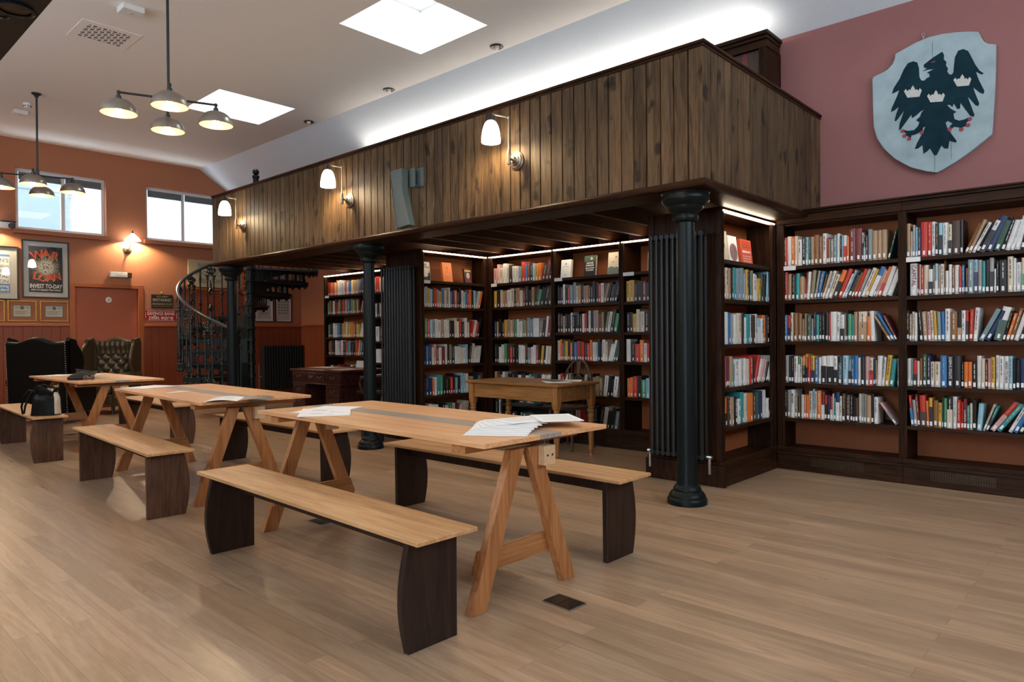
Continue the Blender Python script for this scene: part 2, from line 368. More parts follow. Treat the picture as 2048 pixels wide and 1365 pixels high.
# far wall with windows and doorway
WIN=[(2.885,4.23,3.045,4.065),(4.895,6.24,3.055,4.055)]
DOOR=(3.70,4.76,0,2.15)
w=MB();holed(w,XL-.2,XR+.2,0,CZ,WIN+[DOOR],lambda a,b,p,q:w.box(a,b,YF,YF+.24,p,q))
w=w.build('wall_far',M['terra']);struct(w,'terracotta painted end wall with high windows and a door','wall')
WL=['wide high window in end wall behind the far pendant lamp','high window in end wall partly hidden by the gallery']
for i,(a,b,p,q) in enumerate(WIN):
    t=thing('window_%d'%(1+i),WL[i],'window',((a+b)/2,YF+.12,p),kind='structure');hw=(b-a)/2;h=q-p;mid=-hw+.70*(1 if i==0 else 1)
    m=MB();m.box(-hw,-hw+.055,-.03,.03,0,h);m.box(hw-.055,hw,-.03,.03,0,h);m.box(-hw+.055,hw-.055,-.03,.03,0,.055);m.box(-hw+.055,hw-.055,-.03,.03,h-.055,h);m.box(mid-.03,mid+.03,-.03,.03,.055,h-.055)
    m.build('window_frame',M['plastic'],t,bevel=.004)
    MB().box(-hw+.055,mid-.03,-.004,.004,.055,h-.055).build('pane',M['glass'],t);MB().box(mid+.03,hw-.055,-.004,.004,.055,h-.055).build('pane',M['glass'],t)
    for x0,x1 in ((-hw+.06,mid-.035),(mid+.035,hw-.06)):
        m=MB();m.box(x0,x1,-.055,-.035,h-.185,h-.06)
        for k in range(4): m.box(x0,x1,-.062,-.055,h-.18+k*.03,h-.165+k*.03)
        m.build('roller_blind',M['blind'],t)
    MB().box(-hw-.05,hw+.05,-.20,-.115,-.075,-.003).build('sill',M['terra'],t,bevel=.004)
# pale buildings across the lane
m=MB();m.box(-2,14,17.2,17.4,-1,7);o=m.build('wall_outside',M['brickw']);struct(o,'white brick wall seen across the lane through high windows','wall')
m=MB();m.box(3.2,4.55,17.12,17.19,2.6,4.35);m.box(3.1,4.65,17.10,17.19,4.35,4.5);o=m.build('trim_outside',M['cloudy']);struct(o,'pale blue shuttered opening in the white wall outside','wall')
# door
d=thing('door_1','flat dull red door with brass lever handle in end wall','door',(4.23,YF,0),kind='structure')
MB().box(-.505,.505,.035,.075,.012,2.125).build('door_leaf',M['doorp'],d,bevel=.003)
m=MB();m.box(-.60,-.51,-.025,.10,0,2.20);m.box(.51,.60,-.025,.10,0,2.20);m.box(-.51,.51,-.025,.10,2.13,2.20);m.box(-.53,.53,.076,.12,0,2.15);m.build('door_frame',M['frame_o'],d,bevel=.005)
m=MB();m.box(.405,.455,.025,.036,.96,1.16);m.lathe([(.011,0),(.011,-.05)],.43,.03,1.06,n=10,axis='y');m.tube([(.43,-.018,1.06),(.36,-.022,1.06),(.30,-.015,1.063)],.011);m.build('handle',M['steel'],d)
m=MB();m.lathe([(.05,0),(.05,-.006)],.03,.035,1.92,n=20,axis='y');sg=m.build('sign_disc',M['enamelw'],d)
m=MB();m.bar((.01,.028,1.90),(.05,.028,1.94),.008,.002,(0,1,0));m.bar((.05,.028,1.90),(.03,.028,1.92),.008,.002,(0,1,0));m.build('symbol',M['gunm'],sg)
# wainscot, dado rails, skirting on the end wall
def wainscot(name,x0,x1,label):
    t=thing(name,label,'panelling',(x0,YF,0),kind='structure');n=round((x1-x0)/.135);wd=(x1-x0)/n;m=MB()
    for k in range(n): m.box(k*wd+.002,(k+1)*wd-.002,-.022,0,.16,1.44)
    m.box(0,x1-x0,-.012,0,.0,1.44);m.build('board',M['wains'],t,bevel=.003)
    MB().box(0,x1-x0,-.05,0,1.44,1.485).build('dado_rail',M['frame_o'],t,bevel=.008)
    MB().box(0,x1-x0,-.035,0,0,.16).build('baseboard',M['wains'],t,bevel=.006)
wainscot('trim_1',XL,3.63,'red tongue and groove panelling beside the door handle-less side');
wainscot('trim_2',4.83,XR,'darker red panelling behind the spiral staircase')
bpy.data.objects['trim_1']['label']='red boarded panelling below the framed posters'
# side walls
w=MB().box(XW,XW+.15,YN-.2,9.95,0,4.03);w.box(XW,XR+.15,9.93,10.05,0,4.03);w=w.build('wall_side',M['rose']);struct(w,'dull rose side wall above the bookcases','wall')
w=MB().box(XR,XR+.15,10.05,YF,0,3.2).build('wall_recess',M['terra']);struct(w,'terracotta wall of the recess beyond the bookcases','wall')
t=thing('trim_3','red boarded panelling in the recess beyond the bookcases','panelling',(XR,10.05,0),kind='structure');m=MB()
for k in range(27): m.box(-.022,0,k*.135+.002,k*.135+.133,.0,1.46)
m.build('board',M['wains'],t);MB().box(-.05,0,0,YF-10.05,1.46,1.50).build('dado_rail',M['frame_o'],t,bevel=.008)
# unseen walls with windows placed and sized for the daylight they let in
LW=[(-.4,1.5,.15,2.9),(2.3,4.1,2.35,4.1),(5.2,7.0,2.35,4.1),(8.1,9.9,2.35,4.1)]
w=MB();holed(w,YN-.2,YF+.2,0,CZ,LW,lambda a,b,p,q:w.box(XL-.2,XL,a,b,p,q));w=w.build('wall_left',M['terra']);struct(w,'terracotta street wall with unseen windows shaped for daylight','wall')
for i,(a,b,p,q) in enumerate(LW):
    t=thing('window_%d'%(5+i),'unseen street window shaped for daylight, number %s from the back of the hall'%['one','two','three','four'][i],'window',(XL-.1,(a+b)/2,p),kind='structure');hw=(b-a)/2;h=q-p;m=MB()
    for y in (-hw,-.03,hw-.06): m.box(-.03,.03,y,y+.06,0,h)
    for z in (0,h*.6,h-.06): m.box(-.03,.03,-hw,hw,z,z+.06)
    m.build('window_frame',M['plastic'],t)
    MB().box(-.004,.004,-hw,hw,0,h).build('pane',M['glass'],t)
w=MB();holed(w,XL-.2,XW+.15,0,CZ,[(.4,5.4,2.5,4.1)],lambda a,b,p,q:w.box(a,b,YN-.2,YN,p,q));w=w.build('wall_near',M['terra']);struct(w,'terracotta end wall behind the viewpoint','wall')
t=thing('window_9','broad unseen window behind the viewpoint, added to light the gallery end','window',(2.9,YN-.1,2.5),kind='structure');m=MB()  # unseen opening, widened to light the gallery end boards
for x in (-2.5,-.86,.80,2.44): m.box(x,x+.06,-.03,.03,0,1.6)
for z in (0,1.54): m.box(-2.5,2.5,-.03,.03,z,z+.06)
m.build('window_frame',M['plastic'],t);MB().box(-2.5,2.5,-.004,.004,0,1.6).build('pane',M['glass'],t)
# dark boxed beam overhead at the left with two round fittings
b=MB().box(.15,1.065,YN,6.4,3.0,3.35).build('ceiling_beam',M['black']);struct(b,'black boxed beam overhead','beam')
for i,(x,y,r) in enumerate(((.952,4.47,.088),(.90,4.60,.05))):
    t=thing('beam_spotlight',['larger black spotlight ring under the overhead beam','smaller black spotlight ring under the overhead beam'][i],'spotlight',(x,y,3.0))
    MB().lathe([(r*.8,-.001),(r,-.012),(r*1.02,-.02),(r*.9,-.026),(r*.8,-.02)],n=28,cap=False).build('trim_ring',M['gunm'],t)
    MB().lathe([(r*.78,-.012),(r*.6,-.001)],n=24).build('reflector',M['plate'],t)
# ------------------------------------------------------------------ gallery (mezzanine)
g=thing('mezzanine','timber gallery clad in dark stained vertical pine boards','gallery',(0,0,0),kind='structure')
rnd=random.Random(3)
def boards(n0,n1,fn):
    m=MB();y=n0
    while y<n1-.01:
        w=min(rnd.choice((.108,.112,.105,.115)),n1-y);fn(m,y+.0008,y+w-.0008);y+=w
    return m
def cham(m,x0,x1,y0,y1,z0,z1,side):
    c=.006
    if side=='x': m.hexa([(x0,y0+c,z0),(x0,y1-c,z0),(x1,y1,z0),(x1,y0,z0)],[(x0,y0+c,z1),(x0,y1-c,z1),(x1,y1,z1),(x1,y0,z1)])
    else: m.hexa([(x0+c,y0,z0),(x1-c,y0,z0),(x1,y1,z0),(x0,y1,z0)],[(x0+c,y0,z1),(x1-c,y0,z1),(x1,y1,z1),(x0,y1,z1)])
boards(YG,YGE,lambda m,a,b:cham(m,XG,XG+.02,a,b,GB+.01,GT-.02,'x')).build('front_cladding',M['clad'],g)
boards(XG,XW,lambda m,a,b:cham(m,a,b,YG,YG+.02,GB+.01,GT-.02,'y')).build('end_cladding',M['clad'],g)
m=MB();m.box(XG+.02,XG+.06,YG+.02,YGE,GB+.02,GT-.03);m.box(XG+.06,XW,YG+.02,YG+.06,GB+.02,GT-.03);m.build('lining',M['dark'],g)
m=MB();m.box(XG-.018,XG+.085,YG-.018,YGE,GT-.022,GT);m.box(XG-.008,XG+.02,YG-.008,YGE,GT-.045,GT-.022);m.build('cap_rail',M['darkh'],g,bevel=.006)
m=MB();m.box(XG+.085,XW,YG-.018,YG+.085,GT-.022,GT);m.box(XG+.02,XW,YG-.008,YG+.02,GT-.045,GT-.022);m.build('cap_rail',M['darkx'],g,bevel=.006)
pr=[(.0,0),(-.022,.004),(-.034,.018),(-.036,.034),(-.028,.048),(-.01,.055),(0.02,.055),(.02,0)]
m=MB();m.add([(XG+a,YG+a,GB-.02+b) for a,b in pr]+[(XG+a,YGE,GB-.02+b) for a,b in pr],[(i,(i+1)%8,8+(i+1)%8,8+i) for i in range(8)]+[tuple(range(8)),tuple(range(15,7,-1))],True)
m.build('nosing',M['darkh'],g)
m=MB();m.add([(XG+a,YG+a,GB-.02+b) for a,b in pr]+[(XW,YG+a,GB-.02+b) for a,b in pr],[(i,(i+1)%8,8+(i+1)%8,8+i) for i in range(8)]+[tuple(range(8)),tuple(range(15,7,-1))],True)
m.build('nosing',M['darkx'],g)
m=MB();m.box(XG+.03,4.69,YG+.03,YGE,GB-.018,2.40);m.build('edge_beam',M['darkh'],g)
m=MB();m.box(4.69,XW,YG+.03,2.50,GB-.018,2.40);m.build('edge_beam',M['darkx'],g)
MB().box(XG+.06,XW,YG+.06,YGE,2.40,2.46).build('deck',M['joist'],g)
y=3.52
while y<9.7:
    if not 6.1<y<6.85: MB().box(4.69,XW,y-.025,y+.025,2.255,2.40).build('joist',M['joist'],g)
    y+=.415
# piers
def pier(name,y0,y1,x0,label):
    t=thing(name,label,'pier',(0,0,0),kind='structure')
    m=MB();m.box(x0,x0+.04,y0+.026,y1,.0,GB-.02);m.box(x0+.04,XW,y0+.29,y1,0,GB-.02);m.build('casing',M['dark'],t)
    m=MB();m.box(x0-.03,x0,y0-.03,y1+.03,0,.17);m.box(x0-.018,x0,y0-.018,y1+.018,.17,.195);m.build('plinth',M['dark'],t,bevel=.006)
    m=MB();m.box(x0-.012,x0-.0005,y0+.002,y0+.05,.195,GB-.02);m.box(x0-.012,x0,y1-.05,y1,.195,GB-.02);m.build('edge_moulding',M['dark'],t,bevel=.004)
    return t
P1Y,P2Y,PX=2.50,6.16,5.17
pier('wall_pier',P1Y,3.16,PX,'dark timber pier carrying the nearest tall radiator')
pier('wall_pier',P2Y,6.82,PX,'dark timber pier with a tall radiator midway along the gallery')
# columns
CP=[(.142,0),(.142,.03),(.136,.045),(.13,.05),(.13,.062),(.115,.085),(.10,.095),(.10,.105),(.092,.125),(.078,.135),(.074,.15),(.070,.5),(.068,1.0),(.064,1.7),(.061,2.02),(.082,2.03),(.09,2.045),(.09,2.065),(.082,2.08),(.09,2.09),(.115,2.105),(.125,2.12),(.128,2.135),(.15,2.15),(.168,2.17),(.172,2.19),(.165,2.215),(.172,2.228)]
for y,l in ((2.465,'dark green cast iron column at the gallery corner'),(6.29,'dark green cast iron column behind the near trestle table'),(9.545,'dark green cast iron column in front of the spiral staircase')):
    m=MB().lathe(CP,n=32);o=m.build('iron_column',M['irong'],loc=(4.53,y,0));tag(o,l,'column','cast iron columns under the gallery','thing')
# ------------------------------------------------------------------ bookcases
def bookcase(label,loc,rz,W,D,shelves,top,sl,sr,cornice=False,led=True,grille=None,holder=None,base=.18,group=None,wood_=None,hidden_side=None):
    t=thing('bookcase',label,'bookcase',loc,rz,group)
    d=M['dark'];dx=M['darkx']
    MB().box(.003,.022,0.023,D,0,top).build('side_panel',d,t);MB().box(W-.022,W,0.02,D,0,top).build('side_panel',d,t)
    MB().box(.022,W-.022,D-.02,D,base,top).build('back_panel',M['backo'],t)
    for x0,x1 in ((0,sl),(W-sr,W)):
        m=MB();m.box(x0,x1,0,.022,base+.02,top);n=max(1,int((x1-x0)/.02))
        for k in range(n):
            c=x0+(k+.5)*(x1-x0)/n;m.box(c-.004,c+.004,-.005,0,base+.02,top)
        m.build('stile',d,t,bevel=.0015)
    for z in shelves:
        m=MB();m.box(.022,W-.022,.015,D-.02,z-.026,z);m.box(sl-.004,W-sr+.004,.004,.018,z-.030,z+.001);m.build('shelf',dx,t,bevel=.002)
    m=MB();m.box(.022,W-.022,.02,D-.02,base-.02,base);m.box(0,W,-.004,.02,.02,base-.02);m.box(0,W,-.016,.02,base-.04,base+.01);m.box(0,W,-.024,.02,base-.012,base+.024);m.box(0,W,-.012,.02,0,.05)
    m.build('plinth',dx,t,bevel=.004)
    MB().box(.022,W-.022,.02,D-.02,top-.025,top).build('top_panel',dx,t)
    if cornice:
        m=MB();m.box(0,W,-.012,.05,top-.01,top+.062);m.box(0,W,-.035,D,top+.062,top+.083);m.box(0,W,-.052,D,top+.083,top+.098);m.build('cornice',dx,t,bevel=.004)
    if led: MB().box(sl*.5,W-sr*.5,-.012,.018,top-.018,top-.009).build('light_strip',M['led'],t)
    if grille:
        x0,x1=grille;m=MB();z0,z1=.055,.125;n=int((x1-x0)/.016)
        for k in range(n+1): m.box(x0+k*(x1-x0)/n-.002,x0+k*(x1-x0)/n+.002,-.010,-.004,z0,z1)
        for k in range(6): m.box(x0,x1,-.009,-.005,z0+k*.014-.002,z0+k*.014+.002)
        m.build('vent_grille',M['grate'],t)
    if holder:
        MB().box(sl,sl+holder,-.006,.004,shelves[0]-.036,shelves[0]+.002).build('sign_holder',M['plastic'],t)
    return t
ZW=[1.817,1.513,1.147,.78,.463]
bookcase('dark wall bookcase bay next to the gallery pier, topmost books upright',(6.24,2.49,0),-PI/2,1.016,.40,[1.817,1.515,1.147,.777,.462],2.205,.066,.03,cornice=True,led=False,grille=(.30,.72),holder=.105)
bookcase('dark wall bookcase bay beneath the eagle shield',(6.24,1.474,0),-PI/2,1.074,.40,[1.817,1.511,1.147,.787,.467],2.205,.03,.05,cornice=True,led=False,grille=(.20,.62),holder=.10)
bookcase('narrow dark bookcase set into the near pier behind the gallery column',(PX+.002,P1Y,0),0,1.07,.28,[1.815,1.499,1.133,.781,.464],2.215,.04,.085,holder=None)
bookcase('narrow dark bookcase on the middle pier, facing the viewer',(PX+.002,P2Y,0),0,1.07,.28,[1.868,1.558,1.20,.882,.523],2.215,.03,.05,holder=.09)
bookcase('dark bookcase bay in the alcove corner, left of the wheelback chair',(6.24,P2Y,0),-PI/2,1.062,.38,[1.868,1.570,1.20,.88,.53],2.215,.07,.028,holder=.09)
bookcase('dark bookcase bay in the alcove directly behind the wheelback chair',(6.24,5.098,0),-PI/2,.938,.38,[1.876,1.573,1.248,.928,.54],2.215,.028,.03,holder=.11)
bookcase('dark alcove bookcase bay with an empty bottom shelf, half hidden by the near pier',(6.24,4.16,0),-PI/2,1.0,.38,[1.878,1.567,1.246,.929,.552],2.215,.03,.03,holder=.13)
bookcase('dark bookcase bay behind the leather-topped desk, farthest of all',(6.24,9.90,0),-PI/2,1.2,.38,[1.885,1.582,1.213,.93,.54],2.215,.04,.03,holder=.10)
bookcase('dark bookcase bay between the middle pier and the farthest bay',(6.24,8.70,0),-PI/2,1.88,.38,[1.881,1.512,1.149,.83,.50],2.215,.03,.03)
# bookcase standing on the gallery, lit from its top
t=thing('gallery_bookcase','tall dark bookcase on the gallery rising above the rail','bookcase',(6.30,2.60,2.46),-PI/2)
L=-6.3
m=MB();m.box(L,0,0,.33,1.40,1.44);m.box(L,.02,-.03,.30,1.47,1.50);m.box(L,.035,-.055,.30,1.50,1.535);m.box(L,.01,-.008,.30,1.40,1.47);m.build('cornice',M['darkx'],t,bevel=.006)
MB().box(-.022,0,0.02,.345,0,1.42).build('side_panel',M['dark'],t)
for k in range(4):
    x=-k*2.1;m=MB();m.box(max(x-.07,L),x if k==0 else x+.03,0,.025,0,1.42)
    for q in range(3): m.box(x-.055+q*.02,x-.048+q*.02,-.006,0,0,1.40)
    m.build('stile',M['dark'],t)
MB().box(L,-.022,.30,.32,0,1.40).build('back_panel',M['dark'],t)
for z in (.1,.43,.80,1.15): MB().box(L,-.022,.02,.30,z-.03,z).build('shelf',M['darkx'],t)
MB().box(L,-.05,.02,.05,1.537,1.555).build('light_strip',M['ledup'],t)
# ------------------------------------------------------------------ books
BOOKS={
'A1':"r,-2.438,0.034,0.261,0 w,-2.404,0.038,0.269,0 o,-2.366,0.027,0.265,0 c,-2.339,0.03,0.267,0 w,-2.309,0.035,0.232,0 k,-2.274,0.031,0.255,0 l,-2.243,0.025,0.247,0 G,-2.218,0.021,0.244,0 t,-2.197,0.029,0.245,0 b,-2.168,0.039,0.258,0 b,-2.129,0.029,0.243,0 w,-2.1,0.033,0.265,0 r,-2.067,0.018,0.226,0 v,-2.049,0.017,0.211,0 a,-2.032,0.028,0.211,0 s,-2.004,0.022,0.241,0 w,-1.982,0.025,0.251,0 k,-1.957,0.017,0.228,0 l,-1.94,0.01,0.234,0 wr,-1.93,0.029,0.232,0 o,-1.901,0.018,0.22,0 m,-1.883,0.05,0.28,0 m,-1.833,0.05,0.277,0 wk,-1.783,0.016,0.238,0 kl,-1.767,0.015,0.237,0 km,-1.752,0.017,0.217,0 s,-1.735,0.032,0.261,0 t,-1.703,0.04,0.245,0 t,-1.663,0.032,0.246,0 t,-1.631,0.039,0.247,0 G,-1.589,0.016,0.247,14.3",
'A2':"r,-2.433,0.032,0.255,0 t,-2.401,0.033,0.234,0 k,-2.368,0.035,0.226,0 e,-2.333,0.037,0.235,0 t,-2.296,0.04,0.205,0 t,-2.256,0.011,0.185,0 r,-2.245,0.01,0.236,2.7 w,-2.235,0.026,0.243,3.5 v,-2.209,0.034,0.255,5.6 a,-2.175,0.021,0.249,8.8 u,-2.154,0.03,0.242,10.7 b,-2.123,0.014,0.219,14.3 c,-2.109,0.021,0.244,16.4 w,-2.087,0.024,0.246,18 c,-2.062,0.036,0.214,19.4 ok,-2.024,0.039,0.247,20.1 r,-1.982,0.034,0.257,21.7 w,-1.945,0.017,0.215,23 l,-1.927,0.018,0.246,20.9 d,-1.908,0.031,0.201,24.4 b,-1.874,0.019,0.22,22.1 r,-1.854,0.027,0.247,21.2 a,-1.825,0.024,0.244,21.1 w,-1.799,0.035,0.252,22.6 y,-1.761,0.021,0.241,21.9 uw,-1.738,0.035,0.259,22.9 p,-1.7,0.015,0.24,22.3 c,-1.684,0.015,0.222,22.2 or,-1.668,0.026,0.253,20.4 w,-1.64,0.037,0.252,19.2 w,-1.601,0.04,0.225,20.5",
'A3':"u,-2.433,0.029,0.236,0 rn,-2.404,0.025,0.233,0 c,-2.379,0.024,0.256,0 b,-2.355,0.041,0.246,0 b,-2.314,0.037,0.245,0 t,-2.277,0.021,0.198,0 v,-2.256,0.021,0.243,0 G,-2.235,0.039,0.229,0 a,-2.196,0.016,0.199,0 n,-2.18,0.023,0.252,0 e,-2.157,0.029,0.232,0 k,-2.128,0.023,0.24,0 k,-2.105,0.023,0.239,0 k,-2.082,0.033,0.249,0 r,-2.049,0.012,0.24,0 w,-2.037,0.055,0.254,0 w,-1.982,0.025,0.246,0 wk,-1.957,0.035,0.227,0 v,-1.922,0.014,0.237,0 k,-1.908,0.012,0.265,0 g,-1.896,0.032,0.231,0 e,-1.864,0.019,0.222,0 t,-1.845,0.026,0.247,0 ct,-1.813,0.066,0.249,0 o,-1.747,0.03,0.209,0 w,-1.717,0.033,0.251,-2.3 tb,-1.574,0.019,0.235,-30.9 u,-1.552,0.024,0.254,-29.2 m,-1.525,0.018,0.229,-25.9",
'A4':"a,-2.424,0.029,0.243,0 k,-2.395,0.024,0.236,0 k,-2.371,0.022,0.233,0 w,-2.349,0.035,0.236,0 gw,-2.314,0.024,0.234,0 c,-2.29,0.013,0.229,0 ok,-2.277,0.029,0.243,0 yk,-2.248,0.016,0.257,0 r,-2.232,0.029,0.23,0 yn,-2.203,0.033,0.244,0 u,-2.17,0.034,0.225,0 w,-2.136,0.023,0.229,0 wk,-2.113,0.041,0.24,0 wk,-2.072,0.058,0.245,0 wk,-2.014,0.032,0.241,0 k,-1.982,0.042,0.239,0 l,-1.94,0.047,0.247,0 sk,-1.893,0.024,0.217,0 u,-1.869,0.022,0.23,0 u,-1.847,0.031,0.249,0 w,-1.816,0.022,0.231,0 k,-1.794,0.035,0.239,0 p,-1.759,0.031,0.242,0 cr,-1.728,0.03,0.232,0 n,-1.698,0.015,0.218,0 t,-1.683,0.013,0.213,0 w,-1.67,0.037,0.249,1.6 w,-1.633,0.02,0.238,3.9 y,-1.613,0.034,0.256,5.8 e,-1.579,0.034,0.226,6.6 w,-1.518,0.013,0.231,0",
'A5':"k,-2.429,0.017,0.247,0 a,-2.412,0.033,0.248,0 w,-2.379,0.035,0.252,0 v,-2.344,0.027,0.196,0 d,-2.317,0.027,0.195,0 w,-2.29,0.028,0.21,0 o,-2.262,0.022,0.211,0 o,-2.24,0.018,0.21,0 c,-2.222,0.034,0.246,0 l,-2.188,0.017,0.264,0 c,-2.171,0.017,0.246,0 o,-2.154,0.039,0.254,0 mw,-2.115,0.028,0.246,0 rk,-2.087,0.02,0.215,0 n,-2.067,0.025,0.214,0 rc,-2.042,0.02,0.21,0 w,-2.022,0.01,0.232,0 e,-2.012,0.018,0.195,0 nw,-1.994,0.03,0.246,0 w,-1.964,0.019,0.216,0 d,-1.945,0.03,0.238,0 d,-1.915,0.039,0.227,0 k,-1.876,0.019,0.231,0 k,-1.857,0.017,0.219,0 d,-1.84,0.027,0.207,0 c,-1.813,0.026,0.242,0 s,-1.787,0.016,0.244,0 a,-1.771,0.019,0.242,0 t,-1.752,0.038,0.233,0 k,-1.714,0.021,0.247,0 w,-1.693,0.031,0.221,0 ps,-1.532,0.02,0.209,-35.7",
'B1':"t,-1.45,0.031,0.274,0 w,-1.419,0.016,0.21,0 a,-1.403,0.018,0.259,0 l,-1.385,0.018,0.24,0 n,-1.367,0.021,0.233,0 r,-1.346,0.046,0.274,0 r,-1.3,0.028,0.271,0 w,-1.272,0.026,0.27,0 k,-1.246,0.021,0.253,0 lk,-1.225,0.027,0.255,0 w,-1.198,0.036,0.254,0 ck,-1.162,0.027,0.236,0 d,-1.135,0.056,0.261,0 k,-1.079,0.019,0.264,0 b,-1.058,0.022,0.237,23.3 t,-1.034,0.023,0.263,22.9 w,-1.009,0.022,0.243,26.4 k,-0.985,0.021,0.24,25.7 wk,-0.962,0.03,0.249,25.7 n,-0.929,0.051,0.271,21.8 G,-0.874,0.045,0.23,18.7 k,-0.826,0.025,0.246,17.8 w,-0.8,0.032,0.226,16.4 w,-0.767,0.023,0.226,15.4 w,-0.743,0.037,0.248,12.1 k,-0.705,0.025,0.229,11.1 w,-0.68,0.022,0.23,10",
'B2':"w,-1.424,0.054,0.258,0 m,-1.37,0.011,0.255,0 c,-1.359,0.011,0.247,0 r,-1.348,0.021,0.231,0 c,-1.327,0.032,0.239,0 wk,-1.295,0.031,0.204,0 a,-1.264,0.016,0.235,0 lw,-1.248,0.021,0.244,0 t,-1.227,0.014,0.234,0 w,-1.213,0.028,0.239,0 b,-1.185,0.006,0.264,0 w,-1.179,0.023,0.184,0 w,-1.156,0.021,0.23,0 b,-1.135,0.018,0.22,0 w,-1.117,0.029,0.224,0 r,-1.088,0.019,0.21,0 u,-1.069,0.017,0.22,0 k,-1.052,0.008,0.226,0 b,-1.044,0.013,0.195,0 s,-1.031,0.039,0.259,0 ln,-0.992,0.026,0.256,0 a,-0.966,0.027,0.251,0 e,-0.939,0.021,0.24,0 k,-0.918,0.024,0.248,0 ak,-0.894,0.029,0.262,0 w,-0.865,0.013,0.178,0 k,-0.852,0.017,0.233,0 k,-0.835,0.052,0.237,0 c,-0.781,0.034,0.261,0 w,-0.747,0.017,0.247,0 w,-0.73,0.032,0.215,0 cg,-0.698,0.022,0.246,0 w,-0.676,0.021,0.233,0",
'B3':"k,-1.451,0.022,0.245,0 t,-1.429,0.018,0.218,0 c,-1.411,0.018,0.236,0 w,-1.393,0.02,0.226,0 k,-1.353,0.022,0.248,-4.2 t,-1.331,0.035,0.235,-3.7 p,-1.296,0.023,0.231,-3 w,-1.273,0.019,0.242,-3.3 y,-1.254,0.023,0.235,-2.9 s,-1.231,0.025,0.229,-1.8 u,-1.206,0.024,0.231,-1 w,-1.182,0.035,0.253,0 b,-1.147,0.046,0.23,0 kt,-1.101,0.028,0.227,0 w,-1.073,0.027,0.236,0 rk,-1.046,0.019,0.228,0 r,-1.027,0.03,0.243,1.9 w,-0.997,0.027,0.254,3.4 s,-0.968,0.032,0.259,25.6 n,-0.932,0.035,0.243,26.7 wG,-0.873,0.053,0.256,14 k,-0.818,0.019,0.229,13.9 o,-0.798,0.023,0.211,15.1 b,-0.774,0.023,0.247,15.3 w,-0.75,0.033,0.23,16.7 k,-0.716,0.028,0.227,15.6 w,-0.687,0.024,0.226,15.4",
'B4':"w,-1.448,0.031,0.22,0 s,-1.417,0.013,0.215,0 rk,-1.404,0.028,0.208,0 w,-1.376,0.019,0.201,0 b,-1.357,0.019,0.224,0 G,-1.338,0.032,0.255,0 n,-1.306,0.023,0.246,0 c,-1.283,0.029,0.198,0 c,-1.254,0.039,0.199,0 u,-1.215,0.044,0.247,0 k,-1.171,0.044,0.245,0 k,-1.127,0.051,0.246,0 k,-1.076,0.019,0.198,0 o,-1.057,0.027,0.201,0 o,-1.03,0.025,0.201,0 k,-1.005,0.031,0.199,0 w,-0.974,0.029,0.248,0 c,-0.945,0.023,0.228,0 m,-0.922,0.017,0.205,0 p,-0.905,0.019,0.229,0 y,-0.886,0.027,0.24,0 w,-0.855,0.019,0.254,0 w,-0.836,0.032,0.248,0 w,-0.804,0.03,0.248,0 l,-0.774,0.022,0.249,0 k,-0.752,0.019,0.231,0 k,-0.733,0.026,0.223,0 n,-0.707,0.027,0.236,0 w,-0.68,0.022,0.228,0",
'B5':"ru,-1.418,0.021,0.245,-5.4 a,-1.397,0.024,0.21,-4.4 m,-1.373,0.02,0.252,-5 rd,-1.353,0.045,0.248,-2.5 o,-1.308,0.019,0.207,-2.5 yk,-1.289,0.025,0.232,-1.7 b,-1.264,0.033,0.212,0 y,-1.231,0.027,0.197,0 G,-1.204,0.009,0.244,0 g,-1.195,0.025,0.235,0 kc,-1.17,0.037,0.248,0 w,-1.133,0.029,0.25,0 r,-1.104,0.025,0.224,0 r,-1.079,0.017,0.211,0 m,-1.062,0.022,0.235,0 e,-1.04,0.019,0.188,0 c,-1.021,0.018,0.205,0 k,-1.003,0.025,0.232,0 l,-0.978,0.033,0.205,4.2 c,-0.94,0.016,0.214,18.8 ek,-0.923,0.017,0.199,20.6 rp,-0.905,0.033,0.262,34.7 e,-0.865,0.032,0.245,34.9 w,-0.787,0.026,0.23,26.3 u,-0.758,0.031,0.22,25.9 k,-0.723,0.026,0.215,24.2 w,-0.694,0.026,0.215,23.8",
'P2':"m,5.274,0.045,0.181,0 c,5.319,0.042,0.258,0 t,5.361,0.054,0.256,0 k,5.415,0.055,0.259,0 e,5.47,0.049,0.268,0 s,5.519,0.073,0.266,0 s,5.592,0.063,0.273,0 a,5.655,0.041,0.23,0 y,5.696,0.047,0.265,0 k,5.743,0.029,0.266,0 e,5.772,0.024,0.222,0 v,5.796,0.054,0.264,0 w,5.85,0.042,0.24,0 w,5.892,0.019,0.229,0 y,5.911,0.08,0.199,5.8 G,5.991,0.076,0.245,0 k,6.067,0.057,0.246,3.5 l,6.124,0.058,0.273,7.6 a,6.183,0.079,0.241,0 w,6.262,0.038,0.248,0",
'P3':"w,5.278,0.071,0.262,0 u,5.349,0.063,0.259,0 a,5.412,0.056,0.244,0 w,5.468,0.065,0.245,0 c,5.533,0.095,0.258,0 k,5.628,0.029,0.264,0 w,5.657,0.043,0.223,0 e,5.7,0.076,0.249,0 w,5.776,0.03,0.246,0 d,5.806,0.071,0.246,0 w,5.877,0.062,0.256,0 lw,5.939,0.063,0.222,0 w,6.002,0.042,0.219,0 o,6.044,0.076,0.25,0 k,6.12,0.043,0.251,0 m,6.304,0.039,0.257,-30.8",
